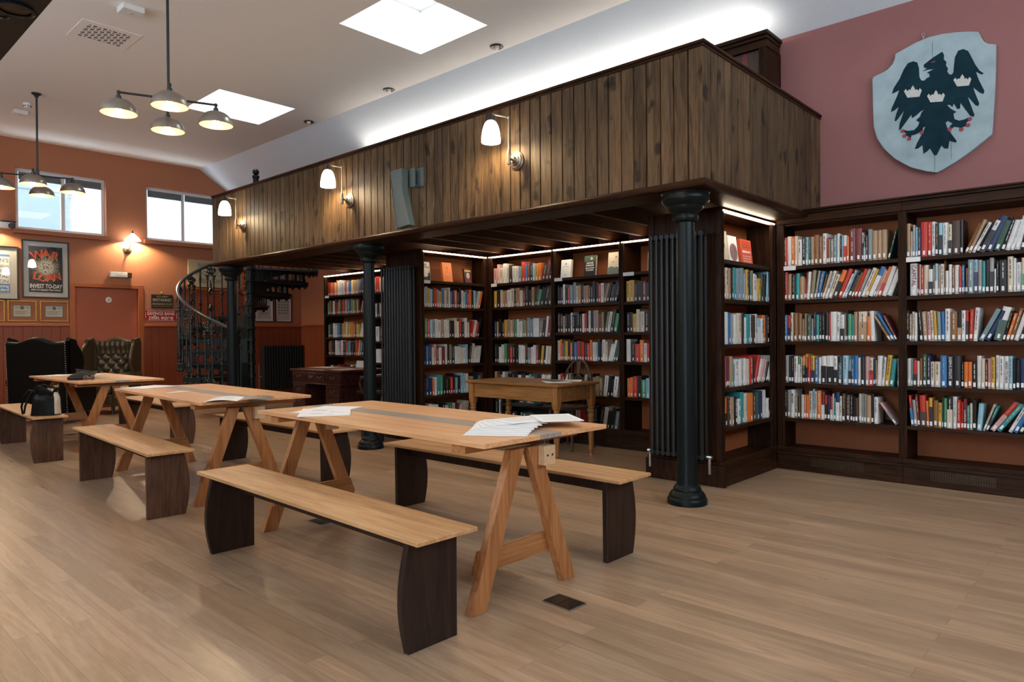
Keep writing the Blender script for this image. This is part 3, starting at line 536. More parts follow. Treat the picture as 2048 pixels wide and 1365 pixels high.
'P4':"r,5.278,0.035,0.251,0 n,5.313,0.036,0.242,0 m,5.349,0.033,0.249,0 t,5.382,0.049,0.252,0 e,5.431,0.037,0.19,0 w,5.468,0.084,0.225,0 w,5.552,0.057,0.223,0 a,5.609,0.039,0.233,0 w,5.648,0.048,0.228,0 c,5.696,0.07,0.222,0 r,5.766,0.06,0.242,0 k,5.826,0.03,0.227,0 r,5.856,0.054,0.248,20.6 w,5.914,0.048,0.218,23.5 p,5.966,0.052,0.217,24 c,6.023,0.04,0.208,22.4 k,6.066,0.039,0.189,23.4 w,6.109,0.078,0.227,20.9",
'P5':"ok,5.287,0.053,0.233,0 d,5.34,0.045,0.229,0 t,5.385,0.064,0.234,0 k,5.449,0.075,0.229,0 w,5.524,0.066,0.208,0 e,5.59,0.067,0.261,0 c,5.657,0.069,0.248,0 o,5.726,0.1,0.243,0 d,5.826,0.061,0.228,0 G,5.887,0.052,0.241,0 n,5.939,0.084,0.246,0 w,6.023,0.097,0.25,0 w,6.12,0.054,0.173,0 k,6.174,0.051,0.132,-25.2",
}

NUM='zeroth first second third fourth fifth sixth seventh eighth ninth tenth eleventh twelfth thirteenth fourteenth fifteenth sixteenth seventeenth eighteenth nineteenth twentieth twenty-first twenty-second twenty-third twenty-fourth twenty-fifth twenty-sixth twenty-seventh twenty-eighth twenty-ninth thirtieth thirty-first thirty-second thirty-third thirty-fourth'.split()
rb=random.Random(11)
def book_mesh(m,w,h,d,xo,mi_cover,mi_page,mi_2=None,mi_t=None,rr=rb,bulge=.003):
    "book standing on its tail, spine towards -y"
    x0,x1=xo,xo+w;c=.0022
    m.cur=mi_cover
    sp=[(x0,.006),(x0+w*.12,.001),(x0+w*.5,-bulge),(x1-w*.12,.001),(x1,.006)]
    inn=[(x1-c,.006),(x0+c,.006)]
    m.prism(sp+inn,0,h,'xy')
    m.box(x0,x0+c,.006,d,0,h);m.box(x1-c,x1,.006,d,0,h)
    m.cur=mi_page;m.box(x0+c,x1-c,.006,d-.004,.003,h-.004)
    if mi_2 is not None:
        m.cur=mi_2;k=h*rr.uniform(.30,.55);m.box(x0+.0004,x1-.0004,-bulge-.0012,.004,.002,h-k) 
    if mi_t is not None and w>.010:
        m.cur=mi_t;z=h*.92;zb=h*.30;ww=min(w*.16,.0055);cx=x0+w/2
        while z>zb:
            l=rr.uniform(.016,.05)
            if z-l>zb: m.box(cx-ww/2,cx+ww/2,-bulge-.0022,-bulge+.001,z-l,z)
            z-=l+.009
            if rr.random()<.12: z-=.03
    return m
LIGHT='wctyplago'
def contrast(k): return BM[rb.choice('ksmd')] if k in 'wclpy' else BM[rb.choice('watc')]
SHELF=['','top','second','third','fourth','fifth']
WHERE=dict(A='bay beside gallery pier',B='bay under the shield',P='narrow pier bookcase')
stk=MB().box(-.5,.5,-.0008,0,0,1).build('spine_label',M['sticker']);STK=stk.data;bpy.data.objects.remove(stk)
WORDS={('B2',0):('CAPITAL','m',.62,.17),('B4',23):('HEAD TO HEAD','k',.5,.17),('A5',2):('MONEY','k',.68,.09),('B5',14):('LORSA','w',.45,.09),('B4',10):('JOSEPH E. STIGLITZ','w',.62,.17),('A4',15):('CAPITALISM','l',.5,.13)}
SHZ=dict(A=[0,1.817,1.515,1.147,.777,.462],B=[0,1.817,1.511,1.147,.787,.467],P=[0,1.815,1.499,1.133,.781,.464])
for key,s in BOOKS.items():
    bay=key[0];sh=int(key[1]);z=SHZ[bay][sh]+.0015
    L_=[q.split(',') for q in s.split()]
    for i,(cc,a,w,h,th) in enumerate(L_):
        a,w,h,th=float(a),float(w)-.0012,float(h),float(th)
        if abs(th)<1: th=0
        k=cc[0];d=rb.uniform(.135,.19)*(1 if h<.24 else 1.12)
        wt=WORDS.get((key,i))
        mats=[BM[k],M['page'],BM[cc[1]] if len(cc)>1 else BM[k],contrast(k if len(cc)==1 else cc[0])]
        m=MB();xo=0 if th<=0 else -w
        book_mesh(m,w,h,d,xo,0,1,2 if len(cc)>1 else None,3 if (wt is None and rb.random()<.5) else None)
        o=m.build('book',mats)
        ap=w/math.cos(R(th));px=a+(ap if th>0 else 0);dy=rb.uniform(0,.012)
        if bay in 'AB': o.location=(6.262+dy,-px,z);o.rotation_euler=(0,R(th),-PI/2)
        else: o.location=(px,P1Y+.03+dy,z);o.rotation_euler=(0,R(th),0)
        size='slim ' if w<.018 else ('thick ' if w>.046 else '')
        if h>.268: size='tall '+size
        elif h<.205: size='short '+size
        col=BN[k]+(' and '+BN[cc[1]] if len(cc)>1 else '')
        lean='leaning ' if abs(th)>9 else ''
        lb=f"{size}{lean}{col} book, {NUM[i+1]} from the left, {SHELF[sh]} shelf, {WHERE[bay]}"
        wl=lb.replace(',','').split()
        if len(wl)>16: lb=lb.replace('from the left','from left')
        if len(lb.replace(',','').split())>16: lb=lb.replace(size,'',1)
        tag(o,lb,'book',{'A':'books in the wall bookcases','B':'books in the wall bookcases','P':'books in the narrow pier bookcase'}[bay])
        sw=min(w*.72,.016);q=bpy.data.objects.new('spine_label',STK);COL.objects.link(q);q.parent=o;q.scale=(sw,1.6,.033);q.location=(xo+w/2,-.0052,rb.choice((.012,.016,.02,.014)))
        if wt:
            s_,mc,fr,ln=wt;me=text(s_,1.0,'CENTER',0);xs=[v.co.x for v in me.vertices];wd=max(xs)-min(xs);sz=ln/wd
            put_text('title',s_,1.0,BM[mc],o,(xo+w/2,-.0058,h*fr),(PI/2,PI/2,0),sx=sz,sy=min(w*.75,sz*1.25))
# face-out books on display
def shown(label,loc,rz,w,h,d,cover,parts,lean=8):
    o=MB();o.cur=0;c=.002
    o.box(-w/2,w/2,0,c,0,h);o.box(-w/2,w/2,d-c,d,0,h);o.box(-w/2,-w/2+c,c,d-c,0,h);o.cur=1;o.box(-w/2+c,w/2-.003,c,d-c,.003,h-.003)
    o=o.build('display_book',[cover,M['page']]);o.location=loc;o.rotation_euler=(R(-lean),0,rz);tag(o,label,'book','books shown face out on the top shelves')
    for kind,a in parts:
        if kind=='text':
            s_,size,x,z,mm=a;put_text('title',s_,size,mm,o,(x,-.0006,z),(PI/2,0,0))
        elif kind=='panel':
            x0,x1,z0,z1,mm=a;MB().box(x0,x1,-.0008,0,z0,z1).build('cover_panel',mm,o)
        elif kind=='poly':
            pts,mm=a;MB().prism(pts,-.0012,0,'xz').build('cover_art',mm,o)
        elif kind=='dots':
            m=MB()
            for x,z,r in a[0]: m.lathe([(r,-.0006),(r,-.0012)],x,0,z,n=10,axis='y')
            m.build('cover_art',a[1],o)
zs=1.868
sky=[(-.07,0),(.07,0),(.07,.10),(.062,.10),(.062,.13),(.055,.13),(.055,.10),(.04,.10),(.04,.07),(.02,.05),(-.02,.05),(-.03,.075),(-.045,.075),(-.045,.11),(-.055,.125),(-.06,.11),(-.07,.11)]
shown('grey cover with dark city skyline, first display book on the middle pier',(5.31,P2Y+.09,zs),0,.15,.23,.03,M['mount'],[('poly',(sky,M['ink'])),('text',('RED',.034,0,.195,M['ink'])),('text',('NOTICE',.034,0,.165,M['ink']))])
shown('plain orange cover with small grey oval, display book on the middle pier',(5.66,P2Y+.09,zs),0,.15,.245,.03,BM['o'],[('dots',([(-.0,.18,.018)],M['inkg'])),('text',('the',.018,0,.135,M['redp'])),('panel',(-.02,.02,.09,.11,BM['p']))])
shown('small black cover with a portrait, display book on the middle pier',(6.00,P2Y+.09,zs),0,.125,.19,.025,BM['k'],[('poly',([(-.022,.07),(.022,.07),(.028,.10),(.022,.13),(0,.142),(-.022,.13),(-.028,.10)],BM['p'])),('poly',([(-.05,.02),(.05,.02),(.035,.06),(.012,.072),(-.012,.072),(-.035,.06)],BM['m'])),('panel',(-.05,.05,.155,.172,BM['y']))])
zs=1.876;xf=6.30
shown('white cover with small emblem, display book behind the wheelback chair',(xf,4.96,zs),-PI/2,.145,.215,.035,M['paper'],[('text',('K E Y N E S',.016,0,.135,M['inkb'])),('dots',([(0,.165,.009)],M['ink'])),('text',('essays',.014,0,.04,M['inkb']))],6)
shown('dark green cover with white lettering, display book behind the wheelback chair',(xf,4.62,zs),-PI/2,.155,.235,.035,BM['k'],[('panel',(-.077,.077,.165,.234,BM['G'])),('text',('ALISTAIR',.024,0,.148,M['paper'])),('text',('DARLING',.026,0,.122,M['paper'])),('text',('BACK FROM',.021,0,.092,M['paper'])),('text',('THE BRINK',.021,0,.068,M['paper'])),('dots',([(.02,.2,.016)],BM['p']))],6)
shown('pale cover with a faint landscape, display book right of the dark green one',(xf,4.30,zs),-PI/2,.15,.245,.03,M['paperc'],[('poly',([(-.07,.01),(.07,.01),(.07,.07),(.04,.085),(.01,.075),(-.02,.09),(-.07,.08)],M['inkg'])),('dots',([(.03,.19,.014)],BM['t'])),('text',('seas',.02,-.01,.14,M['inkb']))],6)
shown('grey photographic cover with teal band, display book above the empty shelf',(xf,3.80,1.878),-PI/2,.15,.22,.03,M['multi'],[('panel',(-.03,.06,.085,.10,BM['e'])),('dots',([(-.04,.17,.016),(0,.165,.016),(.04,.172,.016)],BM['p'])),('poly',([(-.06,.01),(.06,.01),(.055,.13),(.03,.15),(-.03,.15),(-.055,.13)],BM['k']))],6)
zs=1.815
shown('tall plain tan book, first of three shown on the near pier',(5.455,P1Y+.115,zs),0,.17,.27,.02,BM['c'],[('poly',([(.02,.12),(.03,.14),(.035,.165),(.028,.15)],M['ink']))],5)
shown('white cover with a large rainbow-edged ring, display book on the near pier',(5.625,P1Y+.10,zs),0,.165,.24,.03,M['paper'],[('dots',([(.0,.10,.078)],BM['p'])),('dots',([(.002,.098,.072)],BM['a'])),('text',('BEYOND',.022,0,.13,M['ink'])),('text',('YOUR',.022,0,.105,M['ink'])),('text',('DOORS',.022,0,.08,M['ink']))],7)
dts=[((-.066+i*.0265),(.205-j*.022),.006) for j in range(3) for i in range(6)];dt2=[((-.066+i*.0265),(.08-j*.022),.006) for j in range(3) for i in range(6)]
shown('bright orange cover with rows of dots, display book on the near pier',(5.86,P1Y+.09,zs),0,.215,.228,.03,plain('coral_orange_cover',(.66,.10,.045),.45,var=.03),[('dots',(dts,BM['d'])),('dots',(dt2,M['paper'])),('text',('IMMIGRANTS',.028,0,.118,M['paper']))],6)
# the remaining, smaller-looking volumes of the alcoves: one mass
FARB=[('P2',PX,[(1,'')]+[(2,'waylkrayuctwunonkwluroklwok'),(3,'kgrlawwtwwkkcwrkwcrwrk'),(4,'kuncpmwmwkvkwwcwlkcwww'),(5,'nnnowegkkkrkskllwtkkem'),(6,'egwwwkkwgwmwcck')],.035,1.0,[1.868,1.558,1.20,.882,.523,.185]),
('W',6.16,[(1,'ppcwckwwsrumklyodmkk'),(2,'ykcttwcktcmkktkgkkd'),(3,'nykkytctgwwgtsswwadwml'),(4,'kkwcgdrkkwwckawwrkykwck'),(5,'tdtwakkkwkwsakwcw'),(6,'kwwkkmkkcgwwwwccm')],.075,1.03,[1.868,1.570,1.20,.88,.53,.185]),
('W',5.098,[(2,'kkkwkrssctkttdkkkrwtkkkk'),(3,'dktkkwkkkkwrkwkatmvvwkgk'),(4,'corgykokurmrkrowlkkwcwwGGl'),(5,'wrwwtkkkkkwkkttvwkkw'),(6,'kkukGwrrwckkwkks')],.035,.90,[1.876,1.573,1.248,.928,.54,.185]),
('W',4.16,[(2,'yykkmkrkwkkkmkrkcd'),(3,'kkycckkytgttrrktkkrw'),(4,'wkrowrmryyrmkkrwcr'),(5,'oorkglluekwcynyyyrkk')],.04,.95,[1.878,1.567,1.246,.929,.552]),
('W',9.90,[(1,'mrorcowwlwrwuuwytsnkcrw'),(2,'gbdwmrgkrmtukgydtkbtdkb'),(3,'gkkwwuukyytctyotkyywwck'),(4,'kbdkwwawkreskkkryukyb'),(5,'kwkdrkwkwkckwkkdwk')],.05,1.16,[1.885,1.582,1.213,.93,.54]),
('W',8.70,[(1,'wrcwkrcwkowrwbwrwbwckw'),(2,'kwkcdkrktkbtkttkttbtckdktkttbc'),(3,'kwdkcbrkwkteuagenlltkw'),(4,'kwcdkrkwkaaccctkwkcdkrk'),(5,'kkwkdkrkwkkdkwkkkd')],.05,1.84,[1.881,1.512,1.149,.83,.50]),
('G',2.60,[(1,'ddmdbkddmbdmdbdmdd')],.0,1.3,[3.612])]
rs=random.Random(5);m=MB();keys=list(BC);mi={k:i for i,k in enumerate(keys)};NP=len(keys)
for typ,org,rows,x0,x1,zl in FARB:
    for r,(sh,st) in enumerate(rows):
        if not st: continue
        z=zl[sh-1]+.001 if typ!='G' else zl[0]
        n=len(st);avg=(x1-x0-.02)/max(n,18 if x1<1.2 else 22)*(1 if typ!='G' else 1.2);x=x0
        lean=0
        for i,k in enumerate(st):
            w=avg*rs.uniform(.7,1.28);h=rs.uniform(.19,.245) if typ!='G' else rs.uniform(.25,.29)
            if x+w>x1-.02: break
            if i>n-6 and rs.random()<.6 and lean==0: lean=R(rs.uniform(6,17))
            if i==0: lean=0
            T=Matrix.Rotation(lean,4,'Y')
            if typ=='P2': base=Matrix.Translation((org+x+(w/math.cos(lean) if lean else 0),P2Y+.035,z))
            elif typ=='W': base=Matrix.Translation((6.275+rs.uniform(0,.01),org-x-(w/math.cos(lean) if lean else 0),z))@Matrix.Rotation(-PI/2,4,'Z')
            else: base=Matrix.Translation((6.335,org+.06+x+w,z))@Matrix.Rotation(-PI/2,4,'Z')
            m.M=base@T
            xo=-w if lean else 0
            dpt=rs.uniform(.13,.17)
            m.cur=mi[k];m.box(xo+.0006,xo+w-.0006,.0,.006,0,h);m.box(xo+.0006,xo+.0026,.006,dpt,0,h);m.box(xo+w-.0026,xo+w-.0006,.006,dpt,0,h)
            m.cur=NP;m.box(xo+.0026,xo+w-.0026,.006,dpt-.004,.003,h-.004)
            if typ!='G':
                m.cur=NP+1;sw=min(w*.6,.013);m.box(xo+w/2-sw/2,xo+w/2+sw/2,-.001,0,.014,.046)
                if w>.013 and rs.random()<.5:
                    m.cur=mi[(rs.choice('ksmd') if k in 'wclpyta' else rs.choice('watc'))];ww=w*.15;zz=h*.88
                    while zz>h*.36:
                        l=rs.uniform(.012,.03);m.box(xo+w/2-ww/2,xo+w/2+ww/2,-.0011,0,max(zz-l,h*.34),zz);zz-=l+.006
            x+=(w/math.cos(lean) if lean else w)+.0008
m.M=None
o=m.build('book_rows',[BM[k] for k in keys]+[M['page'],M['sticker']],fix=False);tag(o,'rows of assorted library books filling the dim alcove bookcases under the gallery','books',None,'stuff')
# ------------------------------------------------------------------ trestle tables and benches
def trestle_table(label,loc,rz):
    t=thing('trestle_table',label,'table',loc,rz,'trestle tables in a row down the hall')
    hw,hl,H_=.435,1.05,.757
    m=MB();m.box(-hw,-.075,-hl,hl,H_-.022,H_);m.box(.075,hw,-hl,hl,H_-.022,H_);tp=m.build('tabletop',M['top'],t,bevel=.002)
    MB().box(-.075,.075,-hl+.001,hl-.001,H_-.021,H_+.0005).build('centre_plank',M['strip'],tp)
    for e in (-1,1):
        y=e*(hl-.09)
        ax=-.10
        MB().box(-hw+.02,hw-.06,y-.10*e-.045,y-.10*e+.045,H_-.062,H_-.023).build('batten',M['trestx'],t,bevel=.002)
        for sx in (-1,1):
            m=MB();xt=ax+sx*.055;xb=ax+sx*.31
            yy=y;th=.022;w=.043
            m.hexa([(xb-w*1.08,yy-th,0),(xb+w*1.08,yy-th,0),(xb+w*1.08,yy+th,0),(xb-w*1.08,yy+th,0)],[(xt-w,yy-th,H_-.063),(xt+w,yy-th,H_-.063),(xt+w,yy+th,H_-.063),(xt-w,yy+th,H_-.063)])
            m.build('leg',M['trest'],t,bevel=.002)
        s=-1 if e<0 else -1
        m=MB();z0,z1=.155,.255
        xa=.31*(1-z0/.70)+.055*(z0/.70);xc=.31*(1-z1/.70)+.055*(z1/.70)
        yb=y+.022;m.hexa([(ax-xa-.045,yb,z0),(ax+xa+.045,yb,z0),(ax+xa+.045,yb+.022,z0),(ax-xa-.045,yb+.022,z0)],[(ax-xc-.045,yb,z1),(ax+xc+.045,yb,z1),(ax+xc+.045,yb+.022,z1),(ax-xc-.045,yb+.022,z1)]) if e<0 else m.hexa([(ax-xa-.045,y-.044,z0),(ax+xa+.045,y-.044,z0),(ax+xa+.045,y-.022,z0),(ax-xa-.045,y-.022,z0)],[(ax-xc-.045,y-.044,z1),(ax+xc+.045,y-.044,z1),(ax+xc+.045,y-.022,z1),(ax-xc-.045,y-.022,z1)])
        m.build('stretcher',M['trestx'],t,bevel=.002)
        b=MB().box(ax+.085,ax+.165,y-.06,y+.06,H_-.155,H_-.063).build('head_block',M['rawend'],t,bevel=.002)
        m=MB();
        for x in (ax+.108,ax+.142): m.lathe([(.006,-.061),(.006,-.0615)],x,y,H_-.108,n=8,axis='y') if e<0 else m.lathe([(.006,.061),(.006,.0615)],x,y,H_-.108,n=8,axis='y')
        m.build('screw',M['gunm'],b)
    return t
trestle_table('nearest trestle table, with a fan of white papers at its near end',(2.555,3.13,0),R(-1.6))
trestle_table('middle trestle table, with a glossy magazine hanging over its near edge',(2.62,6.03,0),R(-3.0))
trestle_table('farthest trestle table, with a black cap and sunglasses on it',(2.76,9.48,0),R(-.5))
def bench(label,loc,rz,mat,sd=1,L=2.03):
    t=thing('bench',label,'bench',loc,rz,'plank benches along the trestle tables')
    H_=.457;hw=.152;hl=L/2
    MB().box(-hw,hw,-hl,hl,H_-.018,H_).build('seat',M['seat'],t,bevel=.003)
    for e in (-1,1):
        y=e*(hl-.115)
        pr=[]
        for k in range(13):
            z=k/12*(H_-.018);pr.append((.112+.040*math.sin(PI*min(1,(k/12)*.92+.08)),z))
        poly=[(-sd*.125,0),(-sd*.128,H_-.018)]+[(sd*a,z) for a,z in pr[::-1]]
        MB().prism(poly,y-.015,y+.015,'xz').build('leg',mat,t,bevel=.002)
    MB().box(-.02,.02,-hl+.12,hl-.12,H_-.10,H_-.018).build('rail',M['legd'],t,bevel=.002)
    return t
bench('nearest plank bench, left of the nearest trestle table',(1.815,3.0,0),R(-1.5),M['legd'],-1)
bench('plank bench left of the middle trestle table',(1.93,5.86,0),R(-3.2),M['legm'])
bench('plank bench carrying the black handbag, at the far left',(1.985,8.98,0),R(-2.6),M['legm'],-1)
bench('plank bench right of the nearest trestle table, in front of the oak writing table',(3.18,3.045,0),R(-.3),M['legd'])
bench('plank bench right of the middle trestle table, largely behind its legs',(3.215,5.87,0),R(.2),M['legd'])
bench('plank bench right of the farthest trestle table',(3.31,9.10,0),R(-1.5),M['legm'])
# ------------------------------------------------------------------ papers on the tables
def sheet(name,label,cat,pts,z,mat,group=None,thick=.0016,curl=0):
    cx=sum(p[0] for p in pts)/len(pts);cy=sum(p[1] for p in pts)/len(pts)
    m=MB();m.prism([(x-cx,y-cy) for x,y in pts],0,thick,'xy')
    o=m.build(name,mat,loc=(cx,cy,z));tag(o,label,cat,group);return o
TT=.7585
def rect(cx,cy,w,l,a):
    c,s=math.cos(R(a)),math.sin(R(a));return [(cx+x*c-y*s,cy+x*s+y*c) for x,y in ((-w/2,-l/2),(w/2,-l/2),(w/2,l/2),(-w/2,l/2))]
pos=[(2.375,2.28,-56),(2.41,2.303,-54.5),(2.445,2.326,-52),(2.48,2.347,-48.5),(2.515,2.363,-44),(2.55,2.375,-38),(2.585,2.382,-31),(2.625,2.382,-22),(2.665,2.37,-12)]
for i,(x,y,a) in enumerate(pos):
    o=sheet('leaflet','leaflet in the white fan on the nearest table, '+NUM[i+1]+' from the bottom','leaflet',rect(x,y,.30,.21,a),TT+i*.0036,M['paper'],'leaflets fanned on the nearest table',.0022)
    if i==8:
        m=MB()
        for k in range(6): m.box(-.12,.12*(1 if k%3 else .4),.07-k*.025,.075-k*.025,.0023,.0026)
        m.build('printed_lines',M['mount'],o).rotation_euler=(0,0,R(a))
o=sheet('leaflet','topmost white leaflet spread towards the table corner, beyond the fan','leaflet',rect(2.79,2.265,.30,.215,53),TT+.0330,M['paper'],None,.003)
m=MB()
for k in range(9): m.box(-.085,.085*(1 if k%4 else .3),.12-k*.028,.125-k*.028,.0031,.0034)
m.build('printed_lines',M['mount'],o).rotation_euler=(0,0,R(143))
def printed(o,a,n=6,w=.11,l=.24,z=.0017):
    m=MB();r=random.Random(n)
    for k in range(n):
        x=r.uniform(-w,w*.4);y=r.uniform(-l*.5,l*.5);m.box(x,x+r.uniform(.02,.07),y,y+r.uniform(.006,.02),z,z+.0003)
    q=m.build('printed_block',M['mount'],o);q.rotation_euler=(0,0,R(a));return q
o=sheet('newspaper','white printed sheet lying across the far end of the nearest table','newspaper',rect(2.36,3.74,.30,.46,-35),TT,M['paper']);printed(o,-35,14,.10,.40)
o=sheet('newspaper','lower white sheet under the printed one, far end of nearest table','newspaper',rect(2.45,3.86,.28,.42,-62),TT-.0009+.0009,M['paper'],thick=.0008);o.location.z=TT-.0008
o=sheet('newspaper','white folded sheet at the far end of the middle table','newspaper',rect(2.52,7.02,.30,.42,-65),TT,M['paper'])
o=sheet('paper_slip','small white slip near the middle of the middle table','paper',rect(2.44,6.16,.07,.2,-68),TT,M['paper'])
o=sheet('newspaper','white sheet at the far end of the cap table','newspaper',rect(2.60,10.30,.30,.35,-50),TT,M['paper'])
o=sheet('paper_slip','pale slip beyond the cap on the farthest table','paper',rect(3.0,10.1,.1,.25,-50),TT,M['paper'])
# magazine drooping over the edge
mz=thing('magazine','open glossy magazine drooping over the near edge of the middle table','magazine',(2.455,5.03,TT),R(-35))
def page(x0,x1,seed):
    def fn(u,v):
        x=x0+(x1-x0)*u;y=-.21+.36*v
        z=.012*math.sin(PI*u)+.003
        return (x,y,z)
    return fn
MB().grid(page(-.22,0,0),9,9).build('white_page',M['paper'],mz);MB().grid(page(0,.22,0),9,9).build('photo_page',M['multi'],mz)
m=MB();
for k in range(3): m.box(-.19,-.05,.05-k*.05,.056-k*.05,.015,.0153)
m.build('printed_lines',M['mount'],mz)
# cap, sunglasses
h=thing('flat_cap','black peaked cap lying on the farthest table','cap',(2.50,9.02,.757),R(40))
def capf(u,v):
    a=2*PI*u;r=(.118+.012*math.sin(3*a))*math.sqrt(max(0,1-(v*.98)**2.2));z=.085*v**.8+.012*math.sin(2*a)*v
    return (r*1.15*math.cos(a),r*math.sin(a),z+.002)
MB().grid(capf,28,10).build('crown',M['fabric'],h)
def brim(u,v):
    a=-.95+1.9*u;r=.12+.085*v*math.cos(a*.9);return (r*1.12*math.cos(a),r*math.sin(a)*1.02,.035+.06*v+.03*v*abs(math.sin(a))-.012*math.cos(2*a))
MB().grid(brim,18,6).build('peak',M['fabric'],h)
m=MB();m.tube([(.13*1.15*math.cos(2*PI*k/24)*.93,.13*.93*math.sin(2*PI*k/24),.022) for k in range(24)],.012,closed=True);m.build('band',M['fabric'],h)
s=thing('sunglasses','mirrored sunglasses beside the black cap','sunglasses',(2.50,8.73,.757),R(-42))
for k in (-1,1):
    m=MB();m.lathe([(.024,-.002),(.026,0),(.024,.002)],k*.034,0,.027,n=18,axis='y');m.build('lens',M['lens'],s)
    m=MB();m.tube([(k*.062,0,.036),(k*.066,.05,.034),(k*.064,.11,.012)],.002);m.build('temple',M['gold'],s)
    m=MB();m.tube([(k*.034+.0265*math.cos(2*PI*q/18),-.001,.027+.0265*math.sin(2*PI*q/18)) for q in range(18)],.0018,closed=True);m.build('rim',M['gold'],s)
m=MB().tube([(-.01,0,.034),(0,-.002,.038),(.01,0,.034)],.002);m.build('bridge',M['gold'],s)
# handbag
b=thing('handbag','slouchy black leather handbag with a cream side panel, on the far left bench','bag',(1.955,8.20,.457),R(-38))
def bagf(u,v):
    a=2*PI*u;w=.122-.020*v+.012*math.sin(5*a+3*v)*v;dp=.095-.045*v+.012*math.sin(4*a+2)*v
    e=.62;cx=math.copysign(abs(math.cos(a))**e,math.cos(a))*w;cy=math.copysign(abs(math.sin(a))**e,math.sin(a))*dp
    k=1-.16*math.sin(PI*max(0,min(1,(v-.62)/.3)))
    return (cx*k+.02*v*v,cy*k,.004+.27*v+.030*math.sin(2*a+1)*v*v+.012*math.sin(7*a)*v*v)
m=MB();m.grid(bagf,44,14);m.add([bagf(i/43,0) for i in range(43)],[tuple(range(43))]);m.add([bagf(i/43,1) for i in range(43)],[tuple(range(43))]);m.build('body',M['leather'],b)
def pan(u,v):
    a=-.62+1.0*u;p=bagf((a/(2*PI))%1,.03+.80*v);return (p[0]*1.012+.003,p[1]*1.02,p[2])
MB().grid(pan,10,10).build('side_panel',M['bagl'],b)
for k in (-1,1):
    m=MB();m.tube([(-.07,k*.045,.24),(-.125,k*.05,.255),(-.175,k*.05,.19),(-.205,k*.035,.09),(-.205,k*.012,.015)],[.008,.010,.011,.010,.009]);m.build('strap',M['leather'],b)
m=MB();m.tube([(-.085,.0,.275),(-.03,.03,.302),(.03,-.02,.290),(.09,.0,.275)],[.010,.013,.012,.009]);m.build('gathered_top',M['leather'],b)
# ------------------------------------------------------------------ oak writing table
k=thing('writing_table','honey oak writing table with turned legs in the lit alcove','table',(5.44,4.755,0),R(-.5))
MB().box(-.335,.335,-.64,.64,.722,.748).build('tabletop',M['ktab'],k,bevel=.006)
for s in (-1,1):
    MB().box(s*.28-.010,s*.28+.010,-.54,.54,.575,.722).build('apron',M['ktab'],k);MB().box(-.25,.25,s*.575-.010,s*.575+.010,.575,.722).build('apron',M['ktab'],k)
    for e in (-1,1):
        m=MB();x,y=s*.275,e*.575;m.box(x-.033,x+.033,y-.033,y+.033,.56,.722)
        m.hexa([(x-.024,y-.024,.50),(x+.024,y-.024,.50),(x+.024,y+.024,.50),(x-.024,y+.024,.50)],[(x-.033,y-.033,.56),(x+.033,y-.033,.56),(x+.033,y+.033,.56),(x-.033,y+.033,.56)])
        pr=[(.021,.50),(.030,.49),(.030,.478),(.022,.47),(.032,.458),(.032,.446),(.022,.438),(.033,.42),(.035,.40),(.024,.37),(.033,.36),(.033,.35),(.024,.342),(.030,.33),(.030,.318),(.026,.30),(.030,.27),(.028,.18),(.022,.075),(.028,.07),(.028,.06),(.020,.05),(.017,.02),(.022,.012),(.022,0)]
        m.lathe(pr[::-1],x,y,0,n=16);m.build('leg',M['ktabz'],k)
sheet('newspaper','white sheets on the honey oak writing table','papers',rect(5.45,4.42,.25,.36,-40),.7495,M['paper'])
sheet('newspaper','dark printed folder on the honey oak writing table','papers',rect(5.55,4.52,.22,.30,-20),.7513,M['multi'])
sheet('newspaper','second white sheet near the wall side of the writing table','papers',rect(5.68,4.40,.2,.28,-55),.7495,M['paper'],thick=.0012)
# wheelback chair
c=thing('wheelback_chair','brown wheelback windsor chair behind the writing table','chair',(5.93,4.62,0),R(0))
def seatf(x0,x1):
    n=24;m=MB();m.prism([( -.03+.21*math.cos(2*PI*i/n)*(1 if math.cos(2*PI*i/n)>0 else 1.05),.22*math.sin(2*PI*i/n)) for i in range(n)],.43,.462,'xy');return m
seatf(0,0).build('seat',M['chairw'],c,bevel=.006)
hp=[(.11+.07*math.sin(PI*i/20)*.9,-.185*math.cos(PI*i/20)*(1.12 if 2<i<18 else 1),.46+.485*math.sin(PI*i/20)**.75) for i in range(21)]
MB().tube(hp,.0125,n=10).build('hoop',M['chairw'],c)
for y in (-.14,-.095,.095,.14):
    zt=.46+.485*(1-(y/.205)**2)**.40
    m=MB();m.tube([(.10,y*.75,.46),(.11+.06*(zt-.46)/.48,y,zt-.01)],.006);m.build('spindle',M['chairw'],c)
m=MB();m.tube([(.15+.006,.045*math.cos(2*PI*i/20),.735+.045*math.sin(2*PI*i/20)) for i in range(20)],.008,closed=True)
m.hexa([(.10,-.022,.46),(.115,-.022,.46),(.115,.022,.46),(.10,.022,.46)],[(.147,-.016,.69),(.158,-.016,.69),(.158,.016,.69),(.147,.016,.69)])
m.hexa([(.150,-.014,.78),(.161,-.014,.78),(.161,.014,.78),(.150,.014,.78)],[(.166,-.03,.935),(.176,-.03,.935),(.176,.03,.935),(.166,.03,.935)])
for i in range(6): m.tube([(.156,0,.735),(.156,.04*math.cos(PI*i/3),.735+.04*math.sin(PI*i/3))],.005,n=6)
m.build('wheel_splat',M['chairw'],c)
for x,y,x2,y2 in ((-.15,-.14,-.21,-.19),(-.15,.14,-.21,.19),(.10,-.13,.19,-.18),(.10,.13,.19,.18)):
    m=MB();m.tube([(x,y,.435),((x+x2)/2,(y+y2)/2,.25),(x2,y2,0)],[.015,.02,.012],n=10);m.build('leg',M['chairw'],c)
